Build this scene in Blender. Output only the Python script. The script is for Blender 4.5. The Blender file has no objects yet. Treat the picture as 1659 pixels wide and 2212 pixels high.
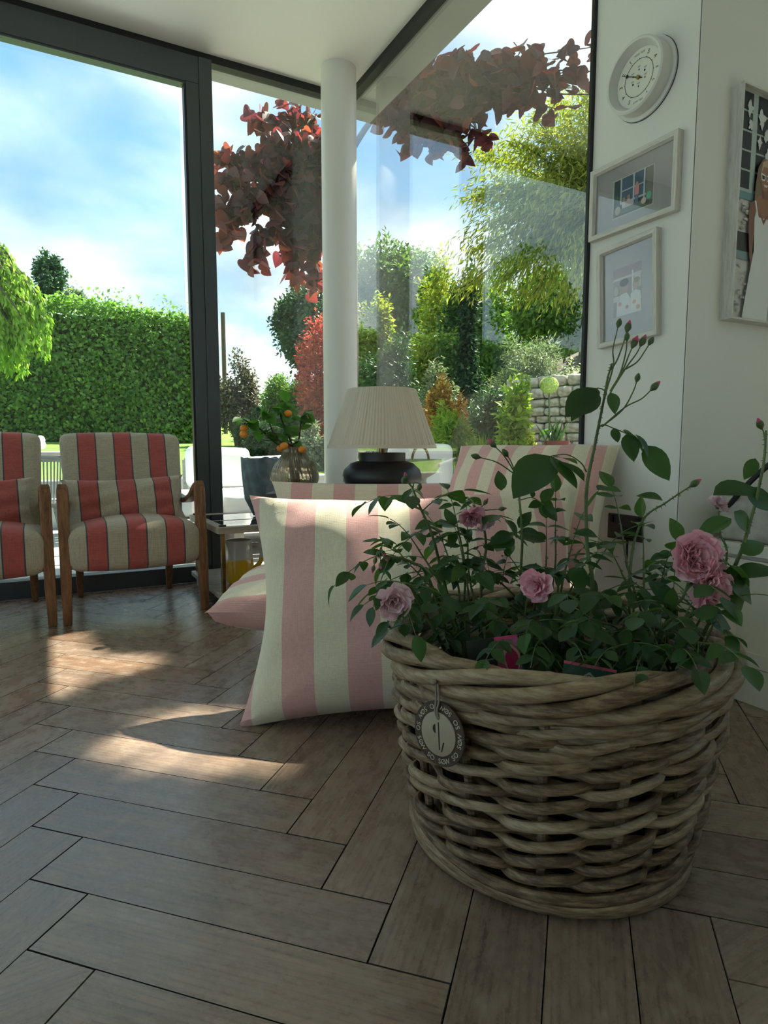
import bpy, bmesh, math, random
import numpy as np
from mathutils import Vector, Matrix, Euler

random.seed(7)
RNG = np.random.default_rng(11)
scene = bpy.context.scene
COL = scene.collection

# ------------------------------------------------------------------ camera
CAM_H = 0.78
F_PX, PITCH, YAW = 1361.4, math.radians(5.885), math.radians(28.04)
cam_d = bpy.data.cameras.new('camera')
cam_d.sensor_fit = 'VERTICAL'
cam_d.sensor_height = 36.0
cam_d.sensor_width = 27.0
cam_d.lens = 36.0 * F_PX / 2212.0
cam_d.clip_start = 0.02
cam_d.clip_end = 300
cam = bpy.data.objects.new('camera', cam_d)
cam.location = (0, 0, CAM_H)
cam.rotation_euler = (math.pi / 2 - PITCH, 0, -YAW)
COL.objects.link(cam)
scene.camera = cam

# ------------------------------------------------------------------ view + world + sun
vs = scene.view_settings
vs.view_transform = 'Standard'
vs.look = 'None'
vs.gamma = 1.0
vs.use_curve_mapping = False
vs.exposure = 1.12

world = bpy.data.worlds.new('sky')
scene.world = world
world.use_nodes = True
wn, wl = world.node_tree.nodes, world.node_tree.links
wn.clear()
w_out = wn.new('ShaderNodeOutputWorld')
w_bg = wn.new('ShaderNodeBackground')
w_bg.inputs['Strength'].default_value = 0.86
w_tc = wn.new('ShaderNodeTexCoord')
w_sep = wn.new('ShaderNodeSeparateXYZ')
wl.new(w_tc.outputs['Generated'], w_sep.inputs[0])
w_grad = wn.new('ShaderNodeValToRGB')
w_grad.color_ramp.elements[0].position = 0.0
w_grad.color_ramp.elements[0].color = (0.40, 0.66, 0.90, 1)
w_grad.color_ramp.elements[1].position = 0.65
w_grad.color_ramp.elements[1].color = (0.12, 0.33, 0.68, 1)
wl.new(w_sep.outputs['Z'], w_grad.inputs[0])
# clouds lie on a plane overhead: direction / (z + 0.25) gives them perspective
w_add = wn.new('ShaderNodeMath'); w_add.operation = 'ADD'; w_add.inputs[1].default_value = 0.35
wl.new(w_sep.outputs['Z'], w_add.inputs[0])
w_max = wn.new('ShaderNodeMath'); w_max.operation = 'MAXIMUM'; w_max.inputs[1].default_value = 0.08
wl.new(w_add.outputs[0], w_max.inputs[0])
w_div = wn.new('ShaderNodeVectorMath'); w_div.operation = 'DIVIDE'
w_cmb = wn.new('ShaderNodeCombineXYZ')
for i in range(3):
    wl.new(w_max.outputs[0], w_cmb.inputs[i])
wl.new(w_tc.outputs['Generated'], w_div.inputs[0])
wl.new(w_cmb.outputs[0], w_div.inputs[1])
w_map = wn.new('ShaderNodeMapping')
w_map.inputs['Location'].default_value = (1.1, 7.3, 3.3)
wl.new(w_div.outputs[0], w_map.inputs[0])
w_n1 = wn.new('ShaderNodeTexNoise')
w_n1.inputs['Scale'].default_value = 1.7
w_n1.inputs['Detail'].default_value = 9
w_n1.inputs['Roughness'].default_value = 0.52
w_n1.inputs['Distortion'].default_value = 0.25
wl.new(w_map.outputs[0], w_n1.inputs['Vector'])
w_cov = wn.new('ShaderNodeValToRGB')
w_cov.color_ramp.elements[0].position = 0.345
w_cov.color_ramp.elements[0].color = (0, 0, 0, 1)
w_cov.color_ramp.elements[1].position = 0.51
w_cov.color_ramp.elements[1].color = (1, 1, 1, 1)
wl.new(w_n1.outputs['Fac'], w_cov.inputs[0])
w_n2 = wn.new('ShaderNodeTexNoise')
w_n2.inputs['Scale'].default_value = 2.1
w_n2.inputs['Detail'].default_value = 8
w_n2.inputs['Roughness'].default_value = 0.5
w_map2 = wn.new('ShaderNodeMapping')
w_map2.inputs['Location'].default_value = (7.1, 0.2, 3.0)
wl.new(w_div.outputs[0], w_map2.inputs[0])
wl.new(w_map2.outputs[0], w_n2.inputs['Vector'])
w_cc = wn.new('ShaderNodeValToRGB')
w_cc.color_ramp.elements[0].position = 0.34
w_cc.color_ramp.elements[0].color = (0.36, 0.48, 0.57, 1)
w_cc.color_ramp.elements[1].position = 0.58
w_cc.color_ramp.elements[1].color = (0.88, 0.95, 0.98, 1)
wl.new(w_n2.outputs['Fac'], w_cc.inputs[0])
w_mix = wn.new('ShaderNodeMixRGB')
wl.new(w_cov.outputs[0], w_mix.inputs[0])
wl.new(w_grad.outputs[0], w_mix.inputs[1])
wl.new(w_cc.outputs[0], w_mix.inputs[2])
wl.new(w_mix.outputs[0], w_bg.inputs['Color'])
wl.new(w_bg.outputs[0], w_out.inputs[0])

GAPS = (((0.64, 1.83, 0.545), 0.20), ((0.74, 1.75, 0.545), 0.20), ((0.83, 1.69, 0.55), 0.17), ((-0.05, 2.52, 0), 0.22), ((0.0, 2.82, 0), 0.15), ((-0.12, 2.22, 0), 0.17), ((0.22, 2.37, 0), 0.12))  # openings cut in the leaves along sun lines, to place sun patches indoors
def sun_gap(P):
    ts = np.array(to_sun); P = np.asarray(P, float).reshape(-1, 3); k = np.ones(len(P), bool)
    for q, rad in GAPS:
        v = P - np.array(q); t = v @ ts
        k &= np.linalg.norm(v - t[:, None] * ts, axis=1) > rad
    return k
SUN_AZ, SUN_EL = math.radians(72), math.radians(54)
sun_d = bpy.data.lights.new('sun_offscreen', 'SUN')
sun_d.energy = 10.5
sun_d.angle = math.radians(0.6)
sun_d.color = (1.0, 0.93, 0.80)
sun = bpy.data.objects.new('sun_offscreen', sun_d)
to_sun = Vector((math.sin(SUN_AZ) * math.cos(SUN_EL), math.cos(SUN_AZ) * math.cos(SUN_EL), math.sin(SUN_EL)))
sun.rotation_euler = to_sun.to_track_quat('Z', 'Y').to_euler()
sun.location = (8, 8, 9)
COL.objects.link(sun)

# ------------------------------------------------------------------ pixel helpers (a pixel gives a direction only)
_fw = np.array([math.sin(YAW) * math.cos(PITCH), math.cos(YAW) * math.cos(PITCH), -math.sin(PITCH)])
_rt = np.array([math.cos(YAW), -math.sin(YAW), 0.0])
_up = np.cross(_rt, _fw)
_cc = np.array([0, 0, CAM_H])
def ray(x, y): return _fw + _rt * (x - 829.5) / F_PX - _up * (y - 1106) / F_PX
def dep(x, y, d): return _cc + ray(x, y) * d
def onz(x, y, z): r = ray(x, y); return _cc + r * ((z - CAM_H) / r[2])
def onx(x, y, X): r = ray(x, y); return _cc + r * (X / r[0])
def ony(x, y, Y): r = ray(x, y); return _cc + r * (Y / r[1])

# ------------------------------------------------------------------ materials
def newmat(name):
    m = bpy.data.materials.new(name)
    m.use_nodes = True
    nt = m.node_tree
    return m, nt, nt.nodes['Principled BSDF'], nt.nodes['Material Output']

def N(nt, kind, **kw):
    n = nt.nodes.new('ShaderNode' + kind)
    for k, v in kw.items():
        if k in n.inputs: n.inputs[k].default_value = v
        else: setattr(n, k, v)
    return n

def ramp(nt, fac, stops, interp='LINEAR'):
    n = nt.nodes.new('ShaderNodeValToRGB')
    e = n.color_ramp.elements
    n.color_ramp.interpolation = interp
    while len(e) < len(stops): e.new(0.5)
    for el, (p, c) in zip(e, stops):
        el.position = p
        el.color = tuple(c) + (1,) if len(c) == 3 else c
    nt.links.new(fac, n.inputs[0])
    return n

def math_n(nt, op, a, b=None, c=None):
    n = nt.nodes.new('ShaderNodeMath'); n.operation = op
    for i, v in enumerate((a, b, c)):
        if v is None: continue
        if hasattr(v, 'is_output'): nt.links.new(v, n.inputs[i])
        else: n.inputs[i].default_value = v
    return n.outputs[0]

def plain(name, col, rough=0.5, metal=0.0, var=0.0, nscale=8.0, bump=0.0, bscale=60.0, spec=0.5, coat=0.0):
    m, nt, b, o = newmat(name)
    b.inputs['Base Color'].default_value = (*col, 1)
    b.inputs['Roughness'].default_value = rough
    b.inputs['Metallic'].default_value = metal
    b.inputs['Specular IOR Level'].default_value = spec
    b.inputs['Coat Weight'].default_value = coat
    tc = N(nt, 'TexCoord')
    if var:
        n = N(nt, 'TexNoise', Scale=nscale, Detail=5.0)
        nt.links.new(tc.outputs['Object'], n.inputs['Vector'])
        r = ramp(nt, n.outputs['Fac'], [(0.3, [c * (1 - var) for c in col]), (0.7, [min(1, c * (1 + var)) for c in col])])
        nt.links.new(r.outputs[0], b.inputs['Base Color'])
    if bump:
        n = N(nt, 'TexNoise', Scale=bscale, Detail=4.0)
        nt.links.new(tc.outputs['Object'], n.inputs['Vector'])
        bp = N(nt, 'Bump', Strength=bump, Distance=0.002)
        nt.links.new(n.outputs['Fac'], bp.inputs['Height'])
        nt.links.new(bp.outputs[0], b.inputs['Normal'])
    return m

def weave_bump(nt, b, tc, s=0.25, scale=700.0):
    w1 = N(nt, 'TexWave', Scale=scale / 6.28, Distortion=1.5, Detail=1.0, bands_direction='X')
    w2 = N(nt, 'TexWave', Scale=scale / 6.28, Distortion=1.5, Detail=1.0, bands_direction='Z')
    ns = N(nt, 'TexNoise', Scale=90.0, Detail=4.0)
    for w in (w1, w2, ns): nt.links.new(tc.outputs['Object'], w.inputs['Vector'])
    a = math_n(nt, 'ADD', w1.outputs['Fac'], w2.outputs['Fac'])
    a = math_n(nt, 'MULTIPLY_ADD', ns.outputs['Fac'], 1.6, a)
    bp = N(nt, 'Bump', Strength=s, Distance=0.0015)
    nt.links.new(a, bp.inputs['Height'])
    nt.links.new(bp.outputs[0], b.inputs['Normal'])

def stripes(name, ca, cb, period, duty=0.5, off=0.0, edge=None, edge_w=0.0, axis='X', rough=0.9, slub=0.12):
    """woven fabric striped along an object axis; optional dark thread lines at the stripe borders"""
    m, nt, b, o = newmat(name)
    b.inputs['Roughness'].default_value = rough
    b.inputs['Specular IOR Level'].default_value = 0.15
    b.inputs['Sheen Weight'].default_value = 0.15
    tc = N(nt, 'TexCoord')
    sp = N(nt, 'SeparateXYZ')
    nt.links.new(tc.outputs['Object'], sp.inputs[0])
    x = math_n(nt, 'MULTIPLY_ADD', sp.outputs[axis], 1.0 / period, off + 50.0)
    fr = math_n(nt, 'FRACT', x)
    d = math_n(nt, 'ABSOLUTE', math_n(nt, 'SUBTRACT', fr, 0.5))       # 0 centre of stripe a .. 0.5
    h = duty / 2
    stops = [(0.0, ca), (h, cb)]
    if edge:
        stops = [(0.0, ca), (h - edge_w, edge), (h + edge_w * 0.4, cb)]
    r = ramp(nt, d, stops, 'CONSTANT')
    # slubby threads
    mp = N(nt, 'Mapping'); mp.inputs['Scale'].default_value = (420, 420, 14)
    nt.links.new(tc.outputs['Object'], mp.inputs[0])
    n1 = N(nt, 'TexNoise', Scale=1.0, Detail=3.0)
    nt.links.new(mp.outputs[0], n1.inputs['Vector'])
    mp2 = N(nt, 'Mapping'); mp2.inputs['Scale'].default_value = (14, 420, 420)
    nt.links.new(tc.outputs['Object'], mp2.inputs[0])
    n2 = N(nt, 'TexNoise', Scale=1.0, Detail=3.0)
    nt.links.new(mp2.outputs[0], n2.inputs['Vector'])
    s = math_n(nt, 'ADD', n1.outputs['Fac'], n2.outputs['Fac'])
    f = ramp(nt, math_n(nt, 'MULTIPLY', s, 0.5), [(0.35, (1 - slub * 1.6,) * 3), (0.65, (1 + slub,) * 3)])
    mx = N(nt, 'MixRGB', blend_type='MULTIPLY'); mx.inputs[0].default_value = 1
    nt.links.new(r.outputs[0], mx.inputs[1]); nt.links.new(f.outputs[0], mx.inputs[2])
    nt.links.new(mx.outputs[0], b.inputs['Base Color'])
    weave_bump(nt, b, tc)
    return m

def wood(name, dark, mid, light, rough=0.4, scale=1.0, axis='X', coat=0.0, per_object=True):
    m, nt, b, o = newmat(name)
    tc = N(nt, 'TexCoord')
    oi = N(nt, 'ObjectInfo')
    mp = N(nt, 'Mapping')
    sc = {'X': (1.2, 14, 14), 'Y': (14, 1.2, 14), 'Z': (14, 14, 1.2)}[axis]
    mp.inputs['Scale'].default_value = tuple(s * scale for s in sc)
    nt.links.new(tc.outputs['Object'], mp.inputs[0])
    if per_object:
        cv = N(nt, 'CombineXYZ')
        k = math_n(nt, 'MULTIPLY', oi.outputs['Random'], 37.0)
        for i in range(3): nt.links.new(k, cv.inputs[i])
        nt.links.new(cv.outputs[0], mp.inputs['Location'])
    n1 = N(nt, 'TexNoise', Scale=2.2, Detail=8.0, Roughness=0.62, Distortion=0.9)
    nt.links.new(mp.outputs[0], n1.inputs['Vector'])
    n2 = N(nt, 'TexNoise', Scale=9.0, Detail=4.0, Roughness=0.7)
    nt.links.new(mp.outputs[0], n2.inputs['Vector'])
    g = math_n(nt, 'ADD', math_n(nt, 'MULTIPLY', n1.outputs['Fac'], 0.65), math_n(nt, 'MULTIPLY', n2.outputs['Fac'], 0.35))
    r = ramp(nt, g, [(0.36, dark), (0.5, mid), (0.66, light)])
    hs = N(nt, 'HueSaturation')
    nt.links.new(r.outputs[0], hs.inputs['Color'])
    v = math_n(nt, 'MULTIPLY_ADD', oi.outputs['Random'], 0.36, 0.82)
    if per_object: nt.links.new(v, hs.inputs['Value'])
    nt.links.new(hs.outputs[0], b.inputs['Base Color'])
    rr = ramp(nt, n1.outputs['Fac'], [(0.3, (rough + 0.16,) * 3), (0.7, (rough - 0.06,) * 3)])
    nt.links.new(rr.outputs[0], b.inputs['Roughness'])
    b.inputs['Coat Weight'].default_value = coat
    b.inputs['Coat Roughness'].default_value = 0.15
    bp = N(nt, 'Bump', Strength=0.22, Distance=0.001)
    nt.links.new(g, bp.inputs['Height'])
    nt.links.new(bp.outputs[0], b.inputs['Normal'])
    return m

def leafmat(name, cols, transl=0.35, rough=0.45, attr=True, tcol=None):
    """foliage: colour differs from leaf to leaf; light shines through"""
    m, nt, b, o = newmat(name)
    b.inputs['Roughness'].default_value = rough
    b.inputs['Specular IOR Level'].default_value = 0.35
    if attr:
        a = N(nt, 'Attribute'); a.attribute_name = 'var'
        fac = a.outputs['Fac']
    else:
        a = N(nt, 'ObjectInfo'); fac = a.outputs['Random']
    r = ramp(nt, fac, [(i / max(1, len(cols) - 1), c) for i, c in enumerate(cols)])
    nt.links.new(r.outputs[0], b.inputs['Base Color'])
    t = N(nt, 'BsdfTranslucent')
    if tcol:
        r2 = ramp(nt, fac, [(i / max(1, len(tcol) - 1), c) for i, c in enumerate(tcol)])
        nt.links.new(r2.outputs[0], t.inputs['Color'])
    else:
        mx = N(nt, 'MixRGB', blend_type='MULTIPLY'); mx.inputs[0].default_value = 1
        mx.inputs[2].default_value = (1.6, 1.7, 0.9, 1)
        nt.links.new(r.outputs[0], mx.inputs[1]); nt.links.new(mx.outputs[0], t.inputs['Color'])
    ms = N(nt, 'MixShader'); ms.inputs[0].default_value = transl
    nt.links.new(b.outputs[0], ms.inputs[1]); nt.links.new(t.outputs[0], ms.inputs[2])
    nt.links.new(ms.outputs[0], o.inputs[0])
    return m

def pane_glass(name, tint=(0.93, 0.97, 0.96), boost=1.0, rough=0.0):
    """thin architectural glass: clear transmission plus the Fresnel mirror of both faces"""
    m, nt, b, o = newmat(name)
    nt.nodes.remove(b)
    tr = N(nt, 'BsdfTransparent'); tr.inputs[0].default_value = (*tint, 1)
    gl = N(nt, 'BsdfGlossy'); gl.inputs['Roughness'].default_value = rough
    ge = N(nt, 'NewGeometry')
    dt = N(nt, 'VectorMath', operation='DOT_PRODUCT')
    nt.links.new(ge.outputs['Normal'], dt.inputs[0]); nt.links.new(ge.outputs['Incoming'], dt.inputs[1])
    c1 = math_n(nt, 'SUBTRACT', 1.0, math_n(nt, 'ABSOLUTE', dt.outputs['Value']))
    f = math_n(nt, 'MULTIPLY_ADD', math_n(nt, 'POWER', c1, 4.2), 0.96 * boost, 0.04 * boost)
    f = math_n(nt, 'MINIMUM', f, 1.0)
    ms = N(nt, 'MixShader')
    nt.links.new(f, ms.inputs[0]); nt.links.new(tr.outputs[0], ms.inputs[1]); nt.links.new(gl.outputs[0], ms.inputs[2])
    nt.links.new(ms.outputs[0], o.inputs[0])
    return m

def colattr(name, rough=0.5):
    m, nt, b, o = newmat(name)
    a = N(nt, 'Attribute'); a.attribute_name = 'ink'
    nt.links.new(a.outputs['Color'], b.inputs['Base Color'])
    b.inputs['Roughness'].default_value = rough
    return m

M = {}
M['wall'] = plain('wall_paint', (0.74, 0.72, 0.67), 0.75, var=0.02, nscale=1.5, bump=0.05, bscale=220)
M['ceil'] = plain('ceiling_paint', (0.80, 0.79, 0.74), 0.85)
M['column'] = plain('column_paint', (0.76, 0.75, 0.70), 0.35, var=0.02, nscale=2)
M['frame'] = plain('anthracite_aluminium', (0.055, 0.066, 0.075), 0.38, spec=0.5)
M['black'] = plain('black_gasket', (0.008, 0.008, 0.010), 0.5)
M['soffit'] = plain('soffit_render', (0.26, 0.28, 0.25), 0.8, var=0.08, nscale=5)
M['glass_n'] = pane_glass('clear_glass_cool', (0.88, 0.955, 0.965), 1.3)
M['glass_e'] = pane_glass('clear_glass', (0.95, 0.97, 0.95), 1.75)
def plank_mat():
    m, nt, b, o = newmat('weathered_oak_plank')
    tc = N(nt, 'TexCoord'); oi = N(nt, 'ObjectInfo')
    cv = N(nt, 'CombineXYZ'); k = math_n(nt, 'MULTIPLY', oi.outputs['Random'], 53.0)
    for i in range(3): nt.links.new(k, cv.inputs[i])
    def mapped(sc):
        mp = N(nt, 'Mapping'); mp.inputs['Scale'].default_value = sc
        nt.links.new(tc.outputs['Object'], mp.inputs[0]); nt.links.new(cv.outputs[0], mp.inputs['Location']); return mp.outputs[0]
    tone = ramp(nt, oi.outputs['Random'], [(0.0, (0.180, 0.112, 0.076)), (0.3, (0.250, 0.172, 0.125)), (0.55, (0.205, 0.140, 0.104)), (0.8, (0.275, 0.198, 0.148)), (1.0, (0.215, 0.128, 0.082))])
    g1 = N(nt, 'TexNoise', Scale=1.0, Detail=6.0, Roughness=0.6, Distortion=0.6); nt.links.new(mapped((5, 95, 95)), g1.inputs['Vector'])
    g2 = N(nt, 'TexNoise', Scale=1.0, Detail=5.0, Roughness=0.6, Distortion=1.6); nt.links.new(mapped((1.6, 16, 16)), g2.inputs['Vector'])
    rg = N(nt, 'TexWave', Scale=1.0, Distortion=9.0, Detail=3.0, bands_direction='Y'); rg.inputs['Detail Scale'].default_value = 0.6; nt.links.new(mapped((3.0, 26, 26)), rg.inputs['Vector'])
    bl = N(nt, 'TexNoise', Scale=1.0, Detail=8.0, Roughness=0.72); nt.links.new(mapped((17, 30, 30)), bl.inputs['Vector'])
    f1 = ramp(nt, g1.outputs['Fac'], [(0.30, (0.72,) * 3), (0.48, (1.0,) * 3), (0.7, (1.08,) * 3)])
    f2 = ramp(nt, g2.outputs['Fac'], [(0.3, (0.82,) * 3), (0.7, (1.12,) * 3)])
    f3 = ramp(nt, rg.outputs['Fac'], [(0.0, (0.80,) * 3), (0.25, (1.0,) * 3), (1.0, (1.04,) * 3)])
    c = tone.outputs[0]
    for f in (f1, f2, f3):
        mx = N(nt, 'MixRGB', blend_type='MULTIPLY'); mx.inputs[0].default_value = 1.0
        nt.links.new(c, mx.inputs[1]); nt.links.new(f.outputs[0], mx.inputs[2]); c = mx.outputs[0]
    bm_ = ramp(nt, bl.outputs['Fac'], [(0.50, (0, 0, 0)), (0.66, (0.55,) * 3)])
    mx = N(nt, 'MixRGB'); nt.links.new(bm_.outputs[0], mx.inputs[0]); nt.links.new(c, mx.inputs[1]); mx.inputs[2].default_value = (0.36, 0.295, 0.235, 1)
    nt.links.new(mx.outputs[0], b.inputs['Base Color'])
    rr = ramp(nt, bl.outputs['Fac'], [(0.35, (0.20,) * 3), (0.65, (0.38,) * 3)])
    nt.links.new(rr.outputs[0], b.inputs['Roughness'])
    b.inputs['Specular IOR Level'].default_value = 0.6; b.inputs['Coat Weight'].default_value = 0.15; b.inputs['Coat Roughness'].default_value = 0.2
    h = math_n(nt, 'ADD', g1.outputs['Fac'], math_n(nt, 'MULTIPLY', bl.outputs['Fac'], 0.7))
    bp = N(nt, 'Bump', Strength=0.22, Distance=0.0012); nt.links.new(h, bp.inputs['Height']); nt.links.new(bp.outputs[0], b.inputs['Normal'])
    return m
M['plank'] = plank_mat()
M['underfloor'] = plain('underfloor', (0.02, 0.014, 0.010), 0.9)

# ------------------------------------------------------------------ mesh helpers
def link(o, parent=None):
    COL.objects.link(o)
    if parent is not None: o.parent = parent
    return o

def tag(o, label=None, cat=None, group=None, kind=None):
    if label: o['label'] = label
    if cat: o['category'] = cat
    if group: o['group'] = group
    if kind: o['kind'] = kind
    return o

def root(name, label, cat, loc=(0, 0, 0), rz=0.0, group=None):
    o = bpy.data.objects.new(name, None)
    o.empty_display_size = 0.05
    o.location = loc; o.rotation_euler = (0, 0, rz)
    link(o)
    return tag(o, label, cat, group)

class MB:
    def __init__(s): s.v = []; s.f = []; s.m = []; s.n = 0; s.cur = 0
    def add(s, vs, fs):
        vs = np.asarray(vs, float).reshape(-1, 3)
        s.v.append(vs)
        s.f.extend([tuple(i + s.n for i in f) for f in fs]); s.m.extend([s.cur] * len(fs))
        s.n += len(vs)
        return s
    def box(s, c, d, mtx=None):
        c = np.array(c, float); d = np.array(d, float) / 2
        vs = np.array([[x, y, z] for x in (-1, 1) for y in (-1, 1) for z in (-1, 1)], float) * d + c
        if mtx is not None: vs = np.array([mtx @ Vector(v) for v in vs])
        return s.add(vs, [(0, 1, 3, 2), (4, 6, 7, 5), (0, 4, 5, 1), (2, 3, 7, 6), (0, 2, 6, 4), (1, 5, 7, 3)])
    def tube(s, pts, r, seg=8, closed=False, cap=True, flat=1.0):
        P = np.asarray(pts, float); n = len(P)
        R = np.full(n, r) if np.isscalar(r) else np.asarray(r, float)
        if closed: T = np.roll(P, -1, 0) - np.roll(P, 1, 0)
        else: T = np.gradient(P, axis=0)
        T /= np.maximum(np.linalg.norm(T, axis=1, keepdims=True), 1e-9)
        a = np.array([0, 0, 1.0]) if abs(T[0][2]) < 0.9 else np.array([1.0, 0, 0])
        u = np.cross(T[0], a); u /= np.linalg.norm(u)
        vs = []; ang = np.arange(seg) * 2 * math.pi / seg
        ca, sa = np.cos(ang)[:, None], np.sin(ang)[:, None] * flat
        for i in range(n):
            u = u - T[i] * (u @ T[i]); u /= max(np.linalg.norm(u), 1e-9)
            w = np.cross(T[i], u)
            vs.append(P[i] + R[i] * (ca * u + sa * w))
        fs = []
        for i in range(n if closed else n - 1):
            j = (i + 1) % n
            for k in range(seg):
                l = (k + 1) % seg
                fs.append((i * seg + k, i * seg + l, j * seg + l, j * seg + k))
        if cap and not closed:
            fs.append(tuple(range(seg))[::-1]); fs.append(tuple((n - 1) * seg + k for k in range(seg)))
        return s.add(np.concatenate(vs), fs)
    def lathe(s, prof, seg=32, c=(0, 0, 0), fn=None):
        vs = []; fs = []; n = len(prof)
        for (r, z) in prof:
            for k in range(seg):
                a = 2 * math.pi * k / seg
                rr = r * (fn(a, z) if fn else 1.0)
                vs.append((c[0] + rr * math.cos(a), c[1] + rr * math.sin(a), c[2] + z))
        for i in range(n - 1):
            for k in range(seg):
                l = (k + 1) % seg
                fs.append((i * seg + k, i * seg + l, (i + 1) * seg + l, (i + 1) * seg + k))
        if prof[0][0] > 1e-6: fs.append(tuple(range(seg))[::-1])
        if prof[-1][0] > 1e-6: fs.append(tuple((n - 1) * seg + k for k in range(seg)))
        return s.add(vs, fs)
    def ellipsoid(s, c, r, seg=12, rings=8):
        c = np.array(c, float); r = np.array(r, float) * np.ones(3)
        vs = [c + r * (0, 0, -1)]
        for i in range(1, rings):
            t = math.pi * i / rings
            for k in range(seg):
                a = 2 * math.pi * k / seg
                vs.append(c + r * (math.sin(t) * math.cos(a), math.sin(t) * math.sin(a), -math.cos(t)))
        vs.append(c + r * (0, 0, 1))
        fs = []
        for k in range(seg): fs.append((0, 1 + (k + 1) % seg, 1 + k))
        for i in range(rings - 2):
            for k in range(seg):
                l = (k + 1) % seg
                fs.append((1 + i * seg + k, 1 + i * seg + l, 1 + (i + 1) * seg + l, 1 + (i + 1) * seg + k))
        t = len(vs) - 1; b0 = 1 + (rings - 2) * seg
        for k in range(seg): fs.append((b0 + k, b0 + (k + 1) % seg, t))
        return s.add(vs, fs)
    def prism(s, poly, z0, z1):
        n = len(poly)
        vs = [(x, y, z0) for x, y in poly] + [(x, y, z1) for x, y in poly]
        fs = [tuple(range(n))[::-1], tuple(range(n, 2 * n))]
        for i in range(n): fs.append((i, (i + 1) % n, n + (i + 1) % n, n + i))
        return s.add(vs, fs)
    def mesh(s, name, mats, smooth=True, bevel=0.0, bseg=2, shift=None):
        V = np.concatenate(s.v)
        if shift is not None: V = V - np.array(shift, float)
        me = bpy.data.meshes.new(name)
        me.from_pydata(V.tolist(), [], s.f)
        for m in (mats if isinstance(mats, (list, tuple)) else [mats]): me.materials.append(m)
        if len(me.materials) > 1: me.polygons.foreach_set('material_index', s.m)
        if bevel:
            bm = bmesh.new(); bm.from_mesh(me)
            es = [e for e in bm.edges if e.is_manifold and e.calc_face_angle(0) > 0.5]
            bmesh.ops.bevel(bm, geom=es, offset=bevel, segments=bseg, affect='EDGES', profile=0.5)
            bm.to_mesh(me); bm.free()
        me.polygons.foreach_set('use_smooth', [bool(smooth)] * len(me.polygons))
        me.update()
        if smooth:
            try: me.set_sharp_from_angle(angle=math.radians(40))
            except Exception: pass
        return me
    def build(s, name, mats, parent=None, smooth=True, bevel=0.0, bseg=2, loc=None, rot=None, shift=None):
        o = bpy.data.objects.new(name, s.mesh(name, mats, smooth, bevel, bseg, shift))
        if loc is not None: o.location = loc
        if rot is not None: o.rotation_euler = rot
        return link(o, parent)

def struct(o): o['kind'] = 'structure'; return o

def copy_tree(o, parent=None):
    c = o.copy(); COL.objects.link(c); c.parent = parent
    for ch in list(o.children): copy_tree(ch, c)
    return c

def rounded_box(dims, r, cuts=10, deform=None):
    """closed rounded box as MB, r = edge radius"""
    bm = bmesh.new()
    bmesh.ops.create_cube(bm, size=2.0)
    bmesh.ops.subdivide_edges(bm, edges=bm.edges[:], cuts=cuts, use_grid_fill=True)
    h = np.array(dims) / 2.0
    vs = []
    for v in bm.verts:
        q = np.array(v.co)
        # pull samples towards the edges so that the roundings have enough of them
        q = np.sign(q) * (1 - (1 - np.abs(q)) ** 1.35)
        q = q * h
        inner = np.clip(q, -(h - r), h - r)
        d = q - inner
        L = np.linalg.norm(d)
        if L > 1e-9: q = inner + d / L * min(r, max(L, r))
        vs.append(deform(q) if deform else q)
    bm.verts.index_update()
    fs = [tuple(v.index for v in f.verts) for f in bm.faces]
    bm.free()
    return MB().add(vs, fs)

def pillow(w, h, t, n=26, pinch=0.07, wr=0.006, seed=0, power=0.42):
    """knife-edge cushion in the XZ plane, faces towards -Y / +Y, eared corners"""
    rg = np.random.default_rng(seed)
    ph = rg.uniform(0, 6.28, 8)
    idx = {}; vs = []; fs = []
    g = np.linspace(-1, 1, n)
    g = np.sign(g) * np.abs(g) ** 0.85
    for side in (-1, 1):
        for i, u in enumerate(g):
            for j, v in enumerate(g):
                edge = i in (0, n - 1) or j in (0, n - 1)
                if side == 1 and edge: continue
                x = w / 2 * u * (1 - pinch * (1 - v * v))
                z = h / 2 * v * (1 - pinch * (1 - u * u))
                prof = max(0.0, (1 - u * u) * (1 - v * v)) ** power
                y = side * t / 2 * prof
                e = 1 - prof
                y += wr * prof * (0.3 + e) * (math.sin(7 * u + ph[0] + 3 * v) + math.sin(9 * v + ph[1] - 4 * u) + 0.6 * math.sin(17 * u * v + ph[2]))
                cw = (abs(u) * abs(v)) ** 3 * (1 - abs(u) ** 8 * abs(v) ** 8)
                y += side * wr * 1.5 * cw * prof * math.sin(26 * (abs(u) - abs(v)) + ph[4])
                if edge: y += wr * 0.8 * math.sin(5 * (u + v) + ph[3])
                idx[(side, i, j)] = len(vs); vs.append((x, y, z))
    def gid(side, i, j):
        if i in (0, n - 1) or j in (0, n - 1): side = -1
        return idx[(side, i, j)]
    for side in (-1, 1):
        for i in range(n - 1):
            for j in range(n - 1):
                q = (gid(side, i, j), gid(side, i + 1, j), gid(side, i + 1, j + 1), gid(side, i, j + 1))
                fs.append(q if side == -1 else q[::-1])
    return MB().add(vs, fs)

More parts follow.
